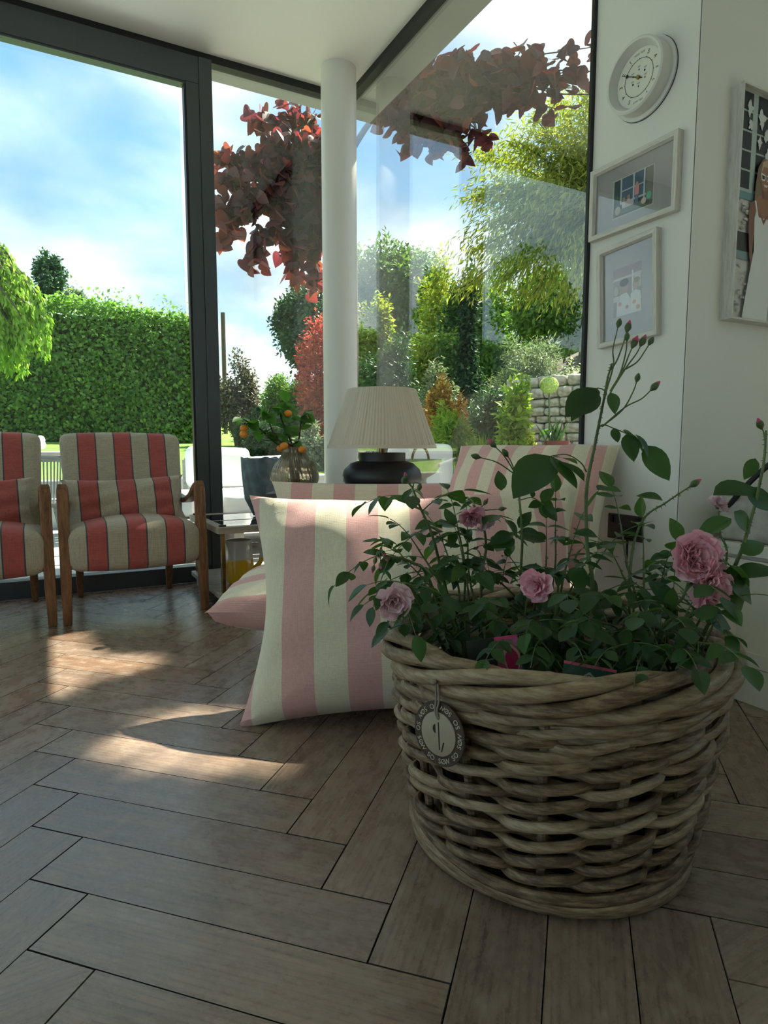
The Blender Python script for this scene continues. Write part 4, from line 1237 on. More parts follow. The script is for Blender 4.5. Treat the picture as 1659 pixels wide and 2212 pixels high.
def leaflet(name, mat, curl=0.12, fold=0.18, wid=0.58, tip=1.0, n=7, twist=0.0):
    """pointed oval leaf, unit length along +Y"""
    vs, fs = [], []
    for i in range(n + 1):
        t = i / n
        w = wid * 0.5 * (math.sin(math.pi * t ** 0.82) ** 0.85) if 0 < t < 1 else 0.0
        z = -curl * t * t
        for k, s in enumerate((-1, -0.5, 0, 0.5, 1)):
            x = s * w
            vs.append((x * math.cos(twist * t), t, z + fold * abs(x) + x * math.sin(twist * t)))
    for i in range(n):
        for k in range(4):
            a = i * 5 + k; fs.append((a, a + 1, a + 6, a + 5))
    return MB().add(vs, fs).mesh(name, mat)

M['citrus_leaf'] = leafmat('citrus_leaf', [(0.05, 0.14, 0.025), (0.08, 0.21, 0.04), (0.12, 0.27, 0.06)], 0.45, 0.35, attr=False)
M['twig'] = plain('dark_twig', (0.05, 0.032, 0.022), 0.8, var=0.3, nscale=40)
M['tangerine'] = plain('tangerine_peel', (0.75, 0.26, 0.02), 0.4, var=0.1, nscale=15, bump=0.15, bscale=260)
citrus = [leaflet('leaf', M['citrus_leaf'], c, f, 0.6) for c, f in ((0.1, 0.2), (0.3, 0.1), (0.2, 0.35))]
def put_leaf(mesh, p, d, nrm, s, parent, base, name='leaf'):
    o = bpy.data.objects.new(name, mesh); link(o, parent)
    o.matrix_local = frame_mtx(np.asarray(p) - base, d, nrm, s)
    return o
neck = GV + np.array([0, 0, 0.20])
branches = [
    ('tangerine branch reaching low towards the slate-blue vase with two hanging fruits', [(600, 960, 2.95), (560, 925, 2.9), (525, 905, 2.86)], [(527, 925, 2.86), (526, 938, 2.85)]),
    ('upright tangerine branch with a single fruit near its top', [(618, 930, 2.95), (606, 895, 2.95), (617, 870, 2.96)], [(622, 893, 2.94)]),
    ('tangerine branch leaning towards the round column', [(645, 950, 2.97), (652, 905, 3.0), (668, 890, 3.0)], [(652, 971, 2.9)]),
    ('tangerine branch with many leaves in the middle of the glass vase', [(600, 950, 2.9), (580, 905, 2.88), (585, 880, 2.9)], [(614, 963, 2.88), (606, 968, 2.94)]),
]
for bi, (lab, pts, fruits) in enumerate(branches):
    base = neck - np.array([0, 0, 0.15])
    off = np.array([0.022 * math.cos(1.6 * bi), 0.022 * math.sin(1.6 * bi), 0])
    r = root('tangerine_branch', lab, 'branch', base, group='tangerine branches in the glass vase')
    W = [base + off * 0.6, neck + off * 0.9] + [dep(*q) for q in pts]
    path = spline(W, 8)
    MB().tube(path, np.linspace(0.0055, 0.0022, len(path)), 6).build('twig', M['twig'], r, shift=base)
    for q in path[16::2]:
        for j in range(2):
            d = unit(rand_dirs(1)[0] * np.array([1, 1, 0.7]) + np.array([0, 0, 0.15]))
            put_leaf(random.choice(citrus), q, d, np.array([0, -0.4, 1]) + rand_dirs(1)[0] * 0.5, random.uniform(0.055, 0.09), r, base)
    for q in fruits:
        w = dep(*q); j = np.argmin(np.linalg.norm(path - w, axis=1))
        MB().tube(spline([path[j], (path[j] + w) / 2 + np.array([0, 0, 0.012]), w + np.array([0, 0, 0.012])], 4), 0.0016, 5).build('fruit_stalk', M['twig'], r, shift=base)
        MB().ellipsoid((0, 0, 0), (0.019, 0.019, 0.016), 18, 12).build('tangerine', M['tangerine'], r, loc=w - base)

# ================================================================== THE BASKET
BC = np.array([0.872, 0.928, 0.0])
def rod_mat():
    m, nt, b, o_ = newmat('grey_rattan')
    tc = N(nt, 'TexCoord'); oi = N(nt, 'ObjectInfo')
    n1 = N(nt, 'TexNoise', Scale=26.0, Detail=6.0, Roughness=0.65)
    mp = N(nt, 'Mapping'); mp.inputs['Scale'].default_value = (1, 1, 7)
    nt.links.new(tc.outputs['Object'], mp.inputs[0]); nt.links.new(mp.outputs[0], n1.inputs['Vector'])
    f = math_n(nt, 'MULTIPLY_ADD', oi.outputs['Random'], 0.26, math_n(nt, 'SUBTRACT', n1.outputs['Fac'], 0.13))
    r = ramp(nt, f, [(0.32, (0.085, 0.050, 0.026)), (0.46, (0.20, 0.130, 0.072)), (0.60, (0.30, 0.215, 0.132)), (0.74, (0.40, 0.315, 0.215))])
    nt.links.new(r.outputs[0], b.inputs['Base Color']); b.inputs['Roughness'].default_value = 0.55
    n2 = N(nt, 'TexNoise', Scale=160.0, Detail=3.0); nt.links.new(mp.outputs[0], n2.inputs['Vector'])
    bp = N(nt, 'Bump', Strength=0.35, Distance=0.002); nt.links.new(n2.outputs['Fac'], bp.inputs['Height']); nt.links.new(bp.outputs[0], b.inputs['Normal'])
    return m
M['rod'] = rod_mat()
bk_ = root('rattan_basket', 'large round woven rattan basket holding rose plants', 'basket', BC)
NS = 14
def b_r(z): return 0.246 + 0.062 * min(1.0, max(0, z) / 0.40) ** 0.85
def jitter_fn(amp, n=5):
    ph = RNG.uniform(0, 6.28, n); fr = RNG.integers(2, 9, n); am = RNG.uniform(0.2, 1, n) * amp / n * 2
    return lambda a: float((am * np.sin(fr * a + ph)).sum())
def rod_radii(n, r):
    R = np.full(n, r)
    for _ in range(3):
        k = RNG.integers(0, n); R[k] *= 1.10
    return R
SA = 0.35                                           # angle of the first stake
for k in range(NS):
    a = SA + 2 * math.pi * k / NS
    pts = [((b_r(z)) * math.cos(a), (b_r(z)) * math.sin(a), z) for z in np.linspace(0.02, 0.40, 9)]
    MB().tube(pts, 0.0085, 8).build('stake', M['rod'], bk_)
def weave(z0, rad, amp, dz, phase, drift, name='rod', seg=9, nper=NS):
    """one rod going round: outside one stake, inside the next"""
    nn = nper * 14
    j1, j2 = jitter_fn(0.006), jitter_fn(0.004)
    pts = []
    for i in range(nn):
        a = SA + 2 * math.pi * i / nn
        ph = math.pi * (i / 14.0) + phase
        c = math.cos(ph)
        s = math.copysign(abs(c) ** 0.6, c)
        z = z0 + dz * math.sin(ph + 0.4) + j1(a) + drift * math.sin(a - 0.7)
        q = b_r(z) + amp * s + j2(a)
        pts.append((q * math.cos(a), q * math.sin(a), z))
    MB().tube(pts, rod_radii(nn, rad), seg, closed=True).build(name, M['rod'], bk_)
rows = np.linspace(0.070, 0.275, 7)
for i, z in enumerate(rows):
    tilt = 0.004 * (-1) ** i
    weave(z, 0.0090 * random.uniform(0.90, 1.1), 0.0180, 0.0105, 0.0 if i % 2 else math.pi, tilt)
    weave(z + 0.004, 0.0087 * random.uniform(0.9, 1.1), 0.0180, 0.0105, math.pi if i % 2 else 0.0, tilt)
for i, z in enumerate((0.298, 0.316, 0.334, 0.352, 0.370)):
    weave(z, 0.0100 * random.uniform(0.9, 1.1), 0.010 + 0.004 * (i % 2), 0.008, i * 1.3, 0.006)
    weave(z + 0.006, 0.0092 * random.uniform(0.9, 1.1), 0.010 + 0.004 * (i % 2), 0.008, i * 1.3 + math.pi, 0.006)
for i, (z, dr) in enumerate(((0.014, 0.012), (0.030, 0.016), (0.047, 0.014), (0.022, -0.006))):
    nn = 120; jz = jitter_fn(0.004)
    pts = [((b_r(z) + dr + 0.004 * math.sin(3 * a + i)) * math.cos(a), (b_r(z) + dr + 0.004 * math.sin(3 * a + i)) * math.sin(a), max(0.0105, z + jz(a) + 0.004 * math.sin(2 * a + i))) for a in np.linspace(0, 2 * math.pi, nn, endpoint=False)]
    MB().tube(pts, rod_radii(nn, 0.0105), 9, closed=True).build('base_rod', M['rod'], bk_)
for k in range(5):                                  # twisted rim
    nn = 200; m_ = 3
    pts = []
    jj = jitter_fn(0.006)
    for i in range(nn):
        a = 2 * math.pi * i / nn
        ph = m_ * a + 2 * math.pi * k / 5
        q = 0.312 + 0.021 * math.cos(ph); z = 0.402 + 0.024 * math.sin(ph) + jj(a)
        pts.append((q * math.cos(a), q * math.sin(a), z))
    MB().tube(pts, rod_radii(nn, 0.0125), 10, closed=True).build('rim_rod', M['rod'], bk_)
# dark liner and compost inside
MB().lathe([(0.20, 0.03), (0.235, 0.06), (0.255, 0.20), (0.266, 0.315), (0.260, 0.315), (0.249, 0.20), (0.20, 0.06)], 40).build('liner', plain('black_liner', (0.006, 0.006, 0.006), 0.7), bk_)
cp = grid_mesh(-0.26, 0.26, -0.26, 0.26, 40, 40, lambda x, y: 0.285 + 0.008 * math.sin(90 * x) * math.sin(70 * y) + 0.006 * math.sin(33 * x + 20 * y)).build('compost', M['soil'], bk_)
cp['kind'] = 'stuff'
for v in cp.data.vertices:
    l = math.hypot(v.co.x, v.co.y)
    if l > 0.256: v.co.x *= 0.256 / l; v.co.y *= 0.256 / l

# ---- round tag on the basket
def tag_disc():
    p = dep(975, 1572, 1.06)
    n = unit(np.array([p[0] - BC[0], p[1] - BC[1], 0.0]))
    view = unit(_cc - p)
    nn_ = unit(n * 1.0 + view * 0.04 + np.array([0, 0, 0.05]))
    zz = nn_; up = unit(np.array([0, 0, 1.0]) - zz * zz[2]); xx = np.cross(up, zz)
    tilt = math.radians(7)
    x2 = xx * math.cos(tilt) + up * math.sin(tilt); y2 = np.cross(zz, x2)
    hang = p[:2] - BC[:2]
    rad_now = np.linalg.norm(hang); want = b_r(p[2]) + 0.040
    p = np.array([BC[0] + hang[0] / rad_now * want, BC[1] + hang[1] / rad_now * want, p[2]])
    r = root('maker_tag', 'round wooden tag with lettered rim hanging on the basket', 'tag', p)
    r.matrix_world = Matrix(((x2[0], y2[0], zz[0], p[0]), (x2[1], y2[1], zz[1], p[1]), (x2[2], y2[2], zz[2], p[2]), (0, 0, 0, 1)))
    dk = wood('burnt_ply', (0.022, 0.012, 0.007), (0.040, 0.022, 0.012), (0.065, 0.036, 0.02), 0.45, 8)
    lt = plain('pale_ply', (0.34, 0.28, 0.20), 0.55, var=0.06, nscale=40)
    ink = plain('dark_engraving', (0.012, 0.008, 0.006), 0.7)
    pale = plain('pale_lettering', (0.50, 0.44, 0.34), 0.6)
    MB().lathe([(0.0, -0.0025), (0.0525, -0.0025), (0.0535, -0.001), (0.0535, 0.001), (0.0525, 0.002), (0.0, 0.002)], 64).build('disc', dk, r)
    MB().lathe([(0.0, 0.002), (0.0360, 0.002), (0.0360, 0.0034), (0.0354, 0.0038), (0.0, 0.0038)], 64).build('face', lt, r)
    txt = 'SØW SO ' * 5
    def glyph(ch, size, mt, nm):
        cu = bpy.data.curves.new('glyph', 'FONT'); cu.body = ch; cu.size = size; cu.align_x = 'CENTER'; cu.align_y = 'CENTER'; cu.extrude = 0.0003
        ob = bpy.data.objects.new('glyph', cu); COL.objects.link(ob)
        dg = bpy.context.evaluated_depsgraph_get()
        me = bpy.data.meshes.new_from_object(ob.evaluated_get(dg))
        bpy.data.objects.remove(ob); me.materials.clear(); me.materials.append(mt); me.name = nm
        return me
    cache = {}
    for i, ch in enumerate(txt):
        if ch == ' ': continue
        if ch not in cache: cache[ch] = glyph(ch, 0.0118, pale, 'letter')
        a = -math.pi / 2 + 2 * math.pi * i / len(txt)
        if abs((a - math.pi / 2 + math.pi) % (2 * math.pi) - math.pi) < 0.22: continue
        o = bpy.data.objects.new('letter', cache[ch]); link(o, r)
        o.location = (0.0448 * math.cos(a), 0.0448 * math.sin(a), 0.0024); o.rotation_euler = (0, 0, a + math.pi / 2)
    MB().box((0.002, -0.003, 0.0040), (0.0022, 0.045, 0.0004)).build('engraved_line', ink, r, smooth=False)
    MB().box((0.009, -0.020, 0.0040), (0.0024, 0.017, 0.0004), Matrix.Translation((0.009, -0.020, 0)) @ Matrix.Rotation(-0.32, 4, 'Z') @ Matrix.Translation((-0.009, 0.020, 0))).build('engraved_line', ink, r, smooth=False)
    half = [(-0.005, 0.0 + 0.0075 * math.sin(t), ) for t in (0,)]
    poly = [(-0.004 - 0.0065 * math.cos(t), 0.008 + 0.0075 * math.sin(t)) for t in np.linspace(-1.45, 1.45, 12)]
    MB().prism(poly, 0.0038, 0.0042).build('engraved_leaf', ink, r, smooth=False)
    MB().lathe([(0.0, 0.0038), (0.0032, 0.0038), (0.0032, 0.0043), (0.0, 0.0043)], 20, c=(0.002, 0.027, 0)).build('cord_hole', ink, r)
    cordm = plain('grey_leather_cord', (0.26, 0.21, 0.17), 0.7)
    rim_local = r.matrix_world.inverted() @ Vector(tuple(BC + np.append(hang / rad_now * 0.346, 0.398)))
    for sx in (-0.0022, 0.0022):
        MB().tube(spline([(0.002 + sx * 0.6, 0.026, 0.0048), (0.001 + sx, 0.040, 0.0075), (0.003 + sx * 1.5, 0.056, 0.005), (rim_local.x * 0.6 + sx, 0.085, 0.004 + rim_local.z * 0.3), (rim_local.x + sx, rim_local.y, rim_local.z + 0.004)], 6), 0.0017, 7).build('cord', cordm, r)
    MB().ellipsoid((rim_local.x, rim_local.y + 0.004, rim_local.z + 0.006), (0.006, 0.005, 0.005), 10, 8).build('knot', cordm, r)
tag_disc()

# ================================================================== ROSES
M['rose_leaf'] = leafmat('rose_leaf', [(0.022, 0.060, 0.024), (0.030, 0.080, 0.028), (0.040, 0.105, 0.030), (0.026, 0.068, 0.034), (0.060, 0.135, 0.035)], 0.32, 0.36, attr=False,
                         tcol=[(0.08, 0.20, 0.02), (0.12, 0.28, 0.03), (0.16, 0.34, 0.04)])
M['cane'] = plain('rose_cane', (0.10, 0.145, 0.045), 0.55, var=0.35, nscale=25)
M['petal'] = leafmat('rose_petal', [(0.84, 0.36, 0.49), (0.90, 0.50, 0.60), (0.93, 0.64, 0.70), (0.87, 0.43, 0.54)], 0.3, 0.6, attr=False, tcol=[(0.9, 0.4, 0.5), (0.95, 0.5, 0.6)])
M['petal_pale'] = leafmat('pale_rose_petal', [(0.86, 0.58, 0.66), (0.90, 0.72, 0.76), (0.80, 0.46, 0.56)], 0.3, 0.6, attr=False, tcol=[(0.9, 0.6, 0.66), (0.95, 0.7, 0.75)])
M['bud'] = plain('bud_sepal', (0.075, 0.115, 0.035), 0.5, var=0.3, nscale=60)
M['bud_pink'] = plain('bud_petal', (0.55, 0.07, 0.17), 0.5, var=0.2, nscale=40)
rose_ms = [leaflet('leaf', M['rose_leaf'], c, f, w, twist=t) for c, f, w, t in ((0.10, 0.22, 0.62, 0), (0.28, 0.12, 0.66, 0.3), (0.18, 0.38, 0.58, -0.3), (0.40, 0.2, 0.60, 0.5), (0.02, 0.1, 0.64, 0))]

def petal_mesh(name, mat, cup, ruffle, seed):
    rg = np.random.default_rng(seed); ph = rg.uniform(0, 6.28)
    n, m = 5, 6
    vs, fs = [], []
    for i in range(n + 1):
        t = i / n
        w = 0.10 + 0.42 * math.sin(min(1.0, t * 1.05) * math.pi * 0.62) ** 0.9
        for j in range(m + 1):
            s = j / m * 2 - 1
            x = s * w; y = t - 0.14 * s * s * t
            z = cup * (t * t * 0.55 + 0.5 * s * s * t) + ruffle * t * t * math.sin(4.0 * s + ph) - 0.28 * cup * t ** 4
            vs.append((x, y, z))
    for i in range(n):
        for j in range(m):
            a = i * (m + 1) + j; fs.append((a, a + 1, a + m + 2, a + m + 1))
    return MB().add(vs, fs).mesh(name, mat)
PET = {k: [petal_mesh('petal', M[k], c, r_, i) for i, (c, r_) in enumerate(((0.28, 0.10), (0.42, 0.16), (0.55, 0.20)))] for k in ('petal', 'petal_pale')}

class Bush:
    def __init__(s, name, label, base):
        s.base = np.asarray(base, float); s.r = root(name, label, 'rose plant', s.base, group='rose plants in the basket'); s.count = 0
    def cane(s, pts, r0=0.0038, r1=0.0018, thorns=True, n=8):
        W = [np.asarray(p, float) for p in pts]
        path = spline(W, n)
        mb = MB().tube(path, np.linspace(r0, r1, len(path)), 7)
        if thorns:
            for i in range(2, len(path) - 1):
                for _ in range(2):
                    q = path[i] + (path[i + 1] - path[i]) * random.random()
                    d = unit(np.cross(path[i + 1] - path[i], rand_dirs(1)[0]))
                    mb.tube([q, q + d * 0.0055 + np.array([0, 0, -0.0012])], [0.0013, 0.0002], 4)
        mb.build('cane', M['cane'], s.r, shift=s.base)
        return path
    def leaf(s, p, d, nrm, size):
        if s.count >= 298: return
        tip = np.asarray(p) + unit(d) * size; rr = math.hypot(tip[0] - BC[0], tip[1] - BC[1])
        if tip[2] < 0.425 and rr > 0.255: return
        s.count += 1
        put_leaf(random.choice(rose_ms), p, d, nrm, size, s.r, s.base)
    def compound(s, p, d, size, k=2, droop=0.6, up=None):
        """a stalk with a terminal leaflet and k pairs"""
        d = unit(d); L = size * (0.9 + 0.75 * k)
        up = np.array([0, 0, 1.0]) if up is None else np.asarray(up, float)
        pts = []
        for t in np.linspace(0, 1, 7): pts.append(p + d * L * t + np.array([0, 0, -droop * L * t * t * 0.5]))
        pts = np.array(pts)
        MB().tube(pts, np.linspace(0.0013, 0.0007, 7), 5).build('leaf_stalk', M['cane'], s.r, shift=s.base)
        side = unit(np.cross(d, up) + 1e-4)
        td = unit(pts[-1] - pts[-2])
        s.leaf(pts[-1], td + np.array([0, 0, -0.15]), up + rand_dirs(1)[0] * 0.35, size * random.uniform(1.0, 1.2))
        for j in range(k):
            q = pts[min(6, int(round(6 * (1 - (j + 0.9) / (k + 0.9)))))] if k > 1 else pts[3]
            for sg in (-1, 1):
                s.leaf(q, td * 0.55 + side * sg + np.array([0, 0, -0.25]) + rand_dirs(1)[0] * 0.15, up + rand_dirs(1)[0] * 0.45, size * random.uniform(0.75, 1.05) * (1 - 0.12 * j))
    def along(s, path, size, every=3, start=3, k=2, droop=0.7, stop=0):
        ang = random.uniform(0, 6.28)
        for i in range(start, len(path) - 1 - stop, every):
            ang += 2.4
            t = unit(path[i + 1] - path[i]); a = unit(np.cross(t, (0.2, 0.9, 0.3))); b = np.cross(t, a)
            d = a * math.cos(ang) + b * math.sin(ang) + t * 0.45
            s.compound(path[i], d, size * random.uniform(0.8, 1.15), k, droop)
    def bud(s, p, d, size=0.011, open_=0.3):
        d = unit(d)
        o = bpy.data.objects.new('bud', None)
        mb = MB()
        mb.lathe([(0.0015, -0.25), (0.20, -0.12), (0.24, 0.0), (0.30, 0.10), (0.50, 0.45), (0.52, 0.75), (0.40, 1.15), (0.16, 1.5), (0.0, 1.65)], 10)
        bo = mb.build('bud', M['bud'], s.r); bo.matrix_local = frame_mtx(p - s.base, d, (0.3, 0.2, 1), size) @ Matrix.Rotation(-math.pi / 2, 4, 'X')
        bpy.data.objects.remove(o)
        if open_ > 0:
            pk = MB().lathe([(0.20, 0.9), (0.30 + 0.22 * open_, 1.0), (0.28 + 0.22 * open_, 1.25), (0.2 + 0.15 * open_, 1.5), (0.10, 1.7 + 0.2 * open_), (0.0, 1.75 + 0.25 * open_)], 10, fn=lambda a, z: 1 + 0.06 * math.sin(3 * a + 4 * z)).build('petal_tip', M['bud_pink'], bo)
    def bloom(s, p, d, R, kind='petal', n=46, wild=0.0):
        """cupped rosette, petals are pieces of the bloom"""
        d = unit(d)
        core = MB().lathe([(0.0, -0.35), (0.16, -0.30), (0.24, -0.12), (0.20, 0.02), (0.0, 0.06)], 14)
        b = core.build('bloom', M['bud'], s.r)
        b.matrix_local = frame_mtx(p - s.base, d, rand_dirs(1)[0], R) @ Matrix.Rotation(-math.pi / 2, 4, 'X')
        for i in range(n):
            t = i / n                                  # 0 outer .. 1 inner
            a = i * 2.39996
            tilt = math.radians(2 + 62 * t ** 1.15 + random.uniform(-14, 14) * (1 + wild))
            sc = (1.0 - 0.52 * t) * random.uniform(0.86, 1.1)
            o = bpy.data.objects.new('petal', random.choice(PET[kind])); link(o, b)
            o.matrix_local = (Matrix.Translation((0, 0, -0.06 + 0.10 * t)) @ Matrix.Rotation(a, 4, 'Z') @ Matrix.Translation((0, 0.05, 0)) @ Matrix.Rotation(tilt, 4, 'X')
                              @ Matrix.Rotation(random.uniform(-0.25, 0.25), 4, 'Y') @ Matrix.Scale(sc, 4))

zs = 0.28
toC = unit(_cc - np.array([0.9, 0.9, 0.6]))
# -- rose beside the striped cushion
b1 = Bush('rose_bush', 'rose plant with drooping pink blooms on the side nearest the chairs', (0.74, 1.00, zs))
S1 = b1.base
path = b1.cane([S1, dep(960, 1260, 1.30), dep(935, 1160, 1.27), dep(905, 1090, 1.24), dep(890, 1050, 1.23)])
b1.along(path, 0.046, 4, 10, 2)
for q, tip, op in (((882, 1040), (874, 1030), 0), ((895, 1042), (908, 1046), 0), ((884, 1046), (878, 1038), 0.4)):
    b1.cane([path[-2], dep(*q, 1.23), dep(tip[0], tip[1], 1.225)], 0.0014, 0.001, False, 4); b1.bud(dep(tip[0], tip[1], 1.225), (-0.2, -0.1, -0.4 if op == 0 else 0.6), 0.0095, op)
path = b1.cane([S1 + np.array([-0.02, 0, 0]), dep(930, 1260, 1.22), dep(890, 1215, 1.17), dep(830, 1200, 1.13), dep(815, 1200, 1.12)])
b1.along(path, 0.036, 4, 10, 2)
for q in ((812, 1205), (822, 1215), (808, 1222), (830, 1198), (826, 1190)):
    e = dep(q[0], q[1], 1.12 + random.uniform(-0.02, 0.02)); b1.cane([path[-4], (path[-4] + e) / 2 + np.array([0, 0, 0.01]), e], 0.0012, 0.0008, False, 3); b1.bud(e, e - path[-5] + np.array([0, 0, -0.02]), 0.0075, 0.3)
path = b1.cane([S1 + np.array([-0.02, -0.02, 0]), dep(905, 1300, 1.15), dep(880, 1262, 1.10), dep(857, 1270, 1.06), dep(850, 1285, 1.05)], thorns=False)
b1.along(path, 0.036, 5, 8, 1)
b1.bloom(dep(850, 1297, 1.045), (-0.25, -0.75, -0.15), 0.034, 'petal_pale', 34, 0.8)
path = b1.cane([S1 + np.array([0.05, 0.05, 0]), dep(1040, 1260, 1.36), dep(1050, 1180, 1.35), dep(1040, 1120, 1.33), dep(1022, 1090, 1.32)])
b1.along(path, 0.046, 4, 8, 2)
b1.bloom(dep(1018, 1112, 1.31), (-0.3, -0.6, -0.5), 0.030, 'petal', 34, 0.6)
b1.bloom(dep(1048, 1128, 1.33), (0.4, -0.5, -0.6), 0.024, 'petal_pale', 26, 1.0)
for q in ((1000, 1085), (1045, 1090), (1078, 1100)):
    e = dep(*q, 1.32); b1.cane([path[-5], e], 0.0013, 0.001, False, 4); b1.bud(e, e - path[-6], 0.009, 0.3)
for (x, y, D) in ((985, 1120, 1.35), (960, 1180, 1.3), (905, 1240, 1.2), (1000, 1210, 1.28), (930, 1350, 1.2), (985, 1320, 1.18), (900, 1180, 1.25), (1010, 1150, 1.38)):
    path = b1.cane([S1 + rand_dirs(1)[0] * np.array([0.06, 0.06, 0.0]), (S1 + dep(x, y, D)) / 2 + np.array([0, 0, 0.05]), dep(x, y, D)], 0.0032, 0.0016)
    b1.along(path, 0.042, 3, 5, 2)
    b1.compound(path[-1], path[-1] - path[-3], 0.042, 2)

# -- the tall rose in the middle
b2 = Bush('rose_bush', 'tallest rose plant with a thorny cane carrying clustered buds', (0.92, 0.98, zs))
S2 = b2.base
tall = b2.cane([S2 + np.array([0.03, -0.02, 0]), dep(1277, 1290, 1.20), dep(1268, 1180, 1.20), dep(1267, 1060, 1.20), dep(1285, 960, 1.20), dep(1303, 870, 1.20), dep(1312, 820, 1.20), dep(1322, 785, 1.20)], 0.0046, 0.0016)
def cl(D, *pts): return [dep(x, y, D) for x, y in pts]
for pts, op, sz in (([(1308, 850), (1325, 790), (1324, 755), (1335, 706)], 0, 0.0105), ([(1318, 800), (1332, 780), (1347, 740), (1354, 716)], 0.4, 0.0125), ([(1318, 850), (1340, 805), (1352, 760), (1354, 735)], 0.0, 0.010),
                    ([(1318, 845), (1345, 800), (1358, 768), (1366, 750)], 1, 0.0125), ([(1320, 845), (1352, 795), (1374, 765), (1384, 746)], 0.4, 0.0125), ([(1352, 797), (1376, 782), (1392, 760), (1402, 744)], 0, 0.0105),
                    ([(1300, 922), (1345, 885), (1368, 845), (1375, 824)], 0, 0.0105), ([(1300, 922), (1350, 880), (1385, 862), (1407, 842)], 0.3, 0.013)):
    p = b2.cane(cl(1.20, *pts), 0.0017, 0.0011, False, 5); b2.bud(p[-1], p[-1] - p[-4], sz, op)
# the few large leaves on the tall cane, one by one
def big(b, a, e, D, nrm, De=None):
    A, E = dep(*a, D), dep(*e, De or D); b.leaf(A, E - A, nrm, float(np.linalg.norm(E - A)))
front = np.array([-0.4, -0.75, 0.5])
for a, e, D, nrm, De in (((1290, 838), (1232, 880), 1.20, (0.2, -0.3, 1), 1.17), ((1290, 842), (1222, 900), 1.19, (-0.7, -0.6, 0.3), 1.16), ((1318, 848), (1332, 892), 1.19, front, 1.18),
                         ((1325, 925), (1335, 956), 1.18, front, 1.17), ((1352, 938), (1372, 995), 1.18, front, 1.16), ((1372, 938), (1408, 985), 1.18, (0.3, -0.5, 0.9), 1.17), ((1392, 962), (1447, 1038), 1.19, front, 1.17), ((1345, 930), (1398, 968), 1.18, (0, -0.3, 1), 1.2),
                         ((1190, 985), (1110, 1068), 1.22, (-0.5, -0.6, 0.6), 1.16), ((1190, 985), (1248, 1055), 1.22, (0.2, -0.6, 0.6), 1.17), ((1195, 988), (1250, 985), 1.24, (0, -0.2, 1), 1.26), ((1185, 985), (1150, 995), 1.24, (0, -0.2, 1), 1.27), ((1262, 1040), (1208, 985), 1.2, (0.2, -0.8, 0.6), 1.22),
                         ((1083, 1060), (1080, 1015), 1.24, front, 1.24), ((1168, 1082), (1198, 1050), 1.26, front, 1.26), ((1150, 1075), (1152, 1058), 1.26, front, 1.26), ((1168, 1085), (1142, 1095), 1.26, front, 1.25), ((1172, 1092), (1205, 1122), 1.25, front, 1.23),
                         ((1120, 1140), (1148, 1102), 1.28, front, 1.28), ((1118, 1150), (1168, 1148), 1.27, (0, -0.4, 1), 1.25), ((1110, 1155), (1060, 1158), 1.28, (0, -0.4, 1), 1.26), ((1112, 1165), (1068, 1180), 1.28, front, 1.26), ((1120, 1160), (1180, 1168), 1.28, (0, -0.4, 1), 1.29),
                         ((1290, 1058), (1338, 1042), 1.2, (0, -0.3, 1), 1.22), ((1300, 1060), (1340, 1055), 1.2, (0, -0.7, 0.6), 1.17)):
    big(b2, a, e, D, np.asarray(nrm, float), De)
b2.cane(cl(1.20, (1288, 940), (1300, 918), (1325, 925), (1360, 940), (1395, 962)), 0.0015, 0.0008, False)
b2.cane(cl(1.21, (1267, 1020), (1255, 1000), (1225, 982), (1190, 985)), 0.0015, 0.001, False)
b2.cane(cl(1.20, (1306, 860), (1310, 848), (1300, 840), (1290, 838)), 0.0013, 0.001, False, 4)
p = b2.cane([S2, dep(1130, 1290, 1.3), dep(1128, 1160, 1.27), dep(1120, 1060, 1.26), dep(1112, 1010, 1.26)], 0.0036, 0.0016)
for tip, op in (((1070, 965), 0.6), ((1096, 985), 0.0), ((1036, 988), 0.0)):
    e = dep(*tip, 1.25); q = b2.cane([p[-4], (p[-1] + e) / 2, e], 0.0014, 0.001, False, 4); b2.bud(e, e - q[-4], 0.0115, op)
b2.cane([dep(1125, 1080, 1.26), dep(1150, 1075, 1.26), dep(1175, 1090, 1.25)], 0.0012, 0.0008, False)
p = b2.cane([S2 + np.array([-0.02, -0.03, 0]), dep(1200, 1330, 1.18), dep(1205, 1255, 1.14), dep(1185, 1245, 1.12), dep(1168, 1258, 1.11)], 0.003, 0.0014, False)
b2.bloom(dep(1160, 1264, 1.105), (-0.75, -0.25, 0.05), 0.030, 'petal', 40, 0.5)
for (x, y, D, sz) in ((1060, 1240, 1.28, .042), (1120, 1230, 1.3, .044), (1180, 1200, 1.3, .046), (1235, 1180, 1.3, .046), (1090, 1300, 1.15, .042), (1150, 1340, 1.1, .040), (1220, 1290, 1.1, .042), (1250, 1240, 1.2, .042), (1160, 1390, 1.06, .040), (1240, 1390, 1.06, .038), (1090, 1380, 1.08, .038), (1300, 1200, 1.25, .044), (1200, 1140, 1.32, .044), (1020, 1290, 1.2, .040)):
    q = b2.cane([S2 + rand_dirs(1)[0] * np.array([0.08, 0.08, 0.0]), (S2 + dep(x, y, D)) / 2 + np.array([0, 0, 0.05]), dep(x, y, D)], 0.003, 0.0016)
    b2.along(q, sz, 4, 5, 2); b2.compound(q[-1], q[-1] - q[-3], sz, 2)

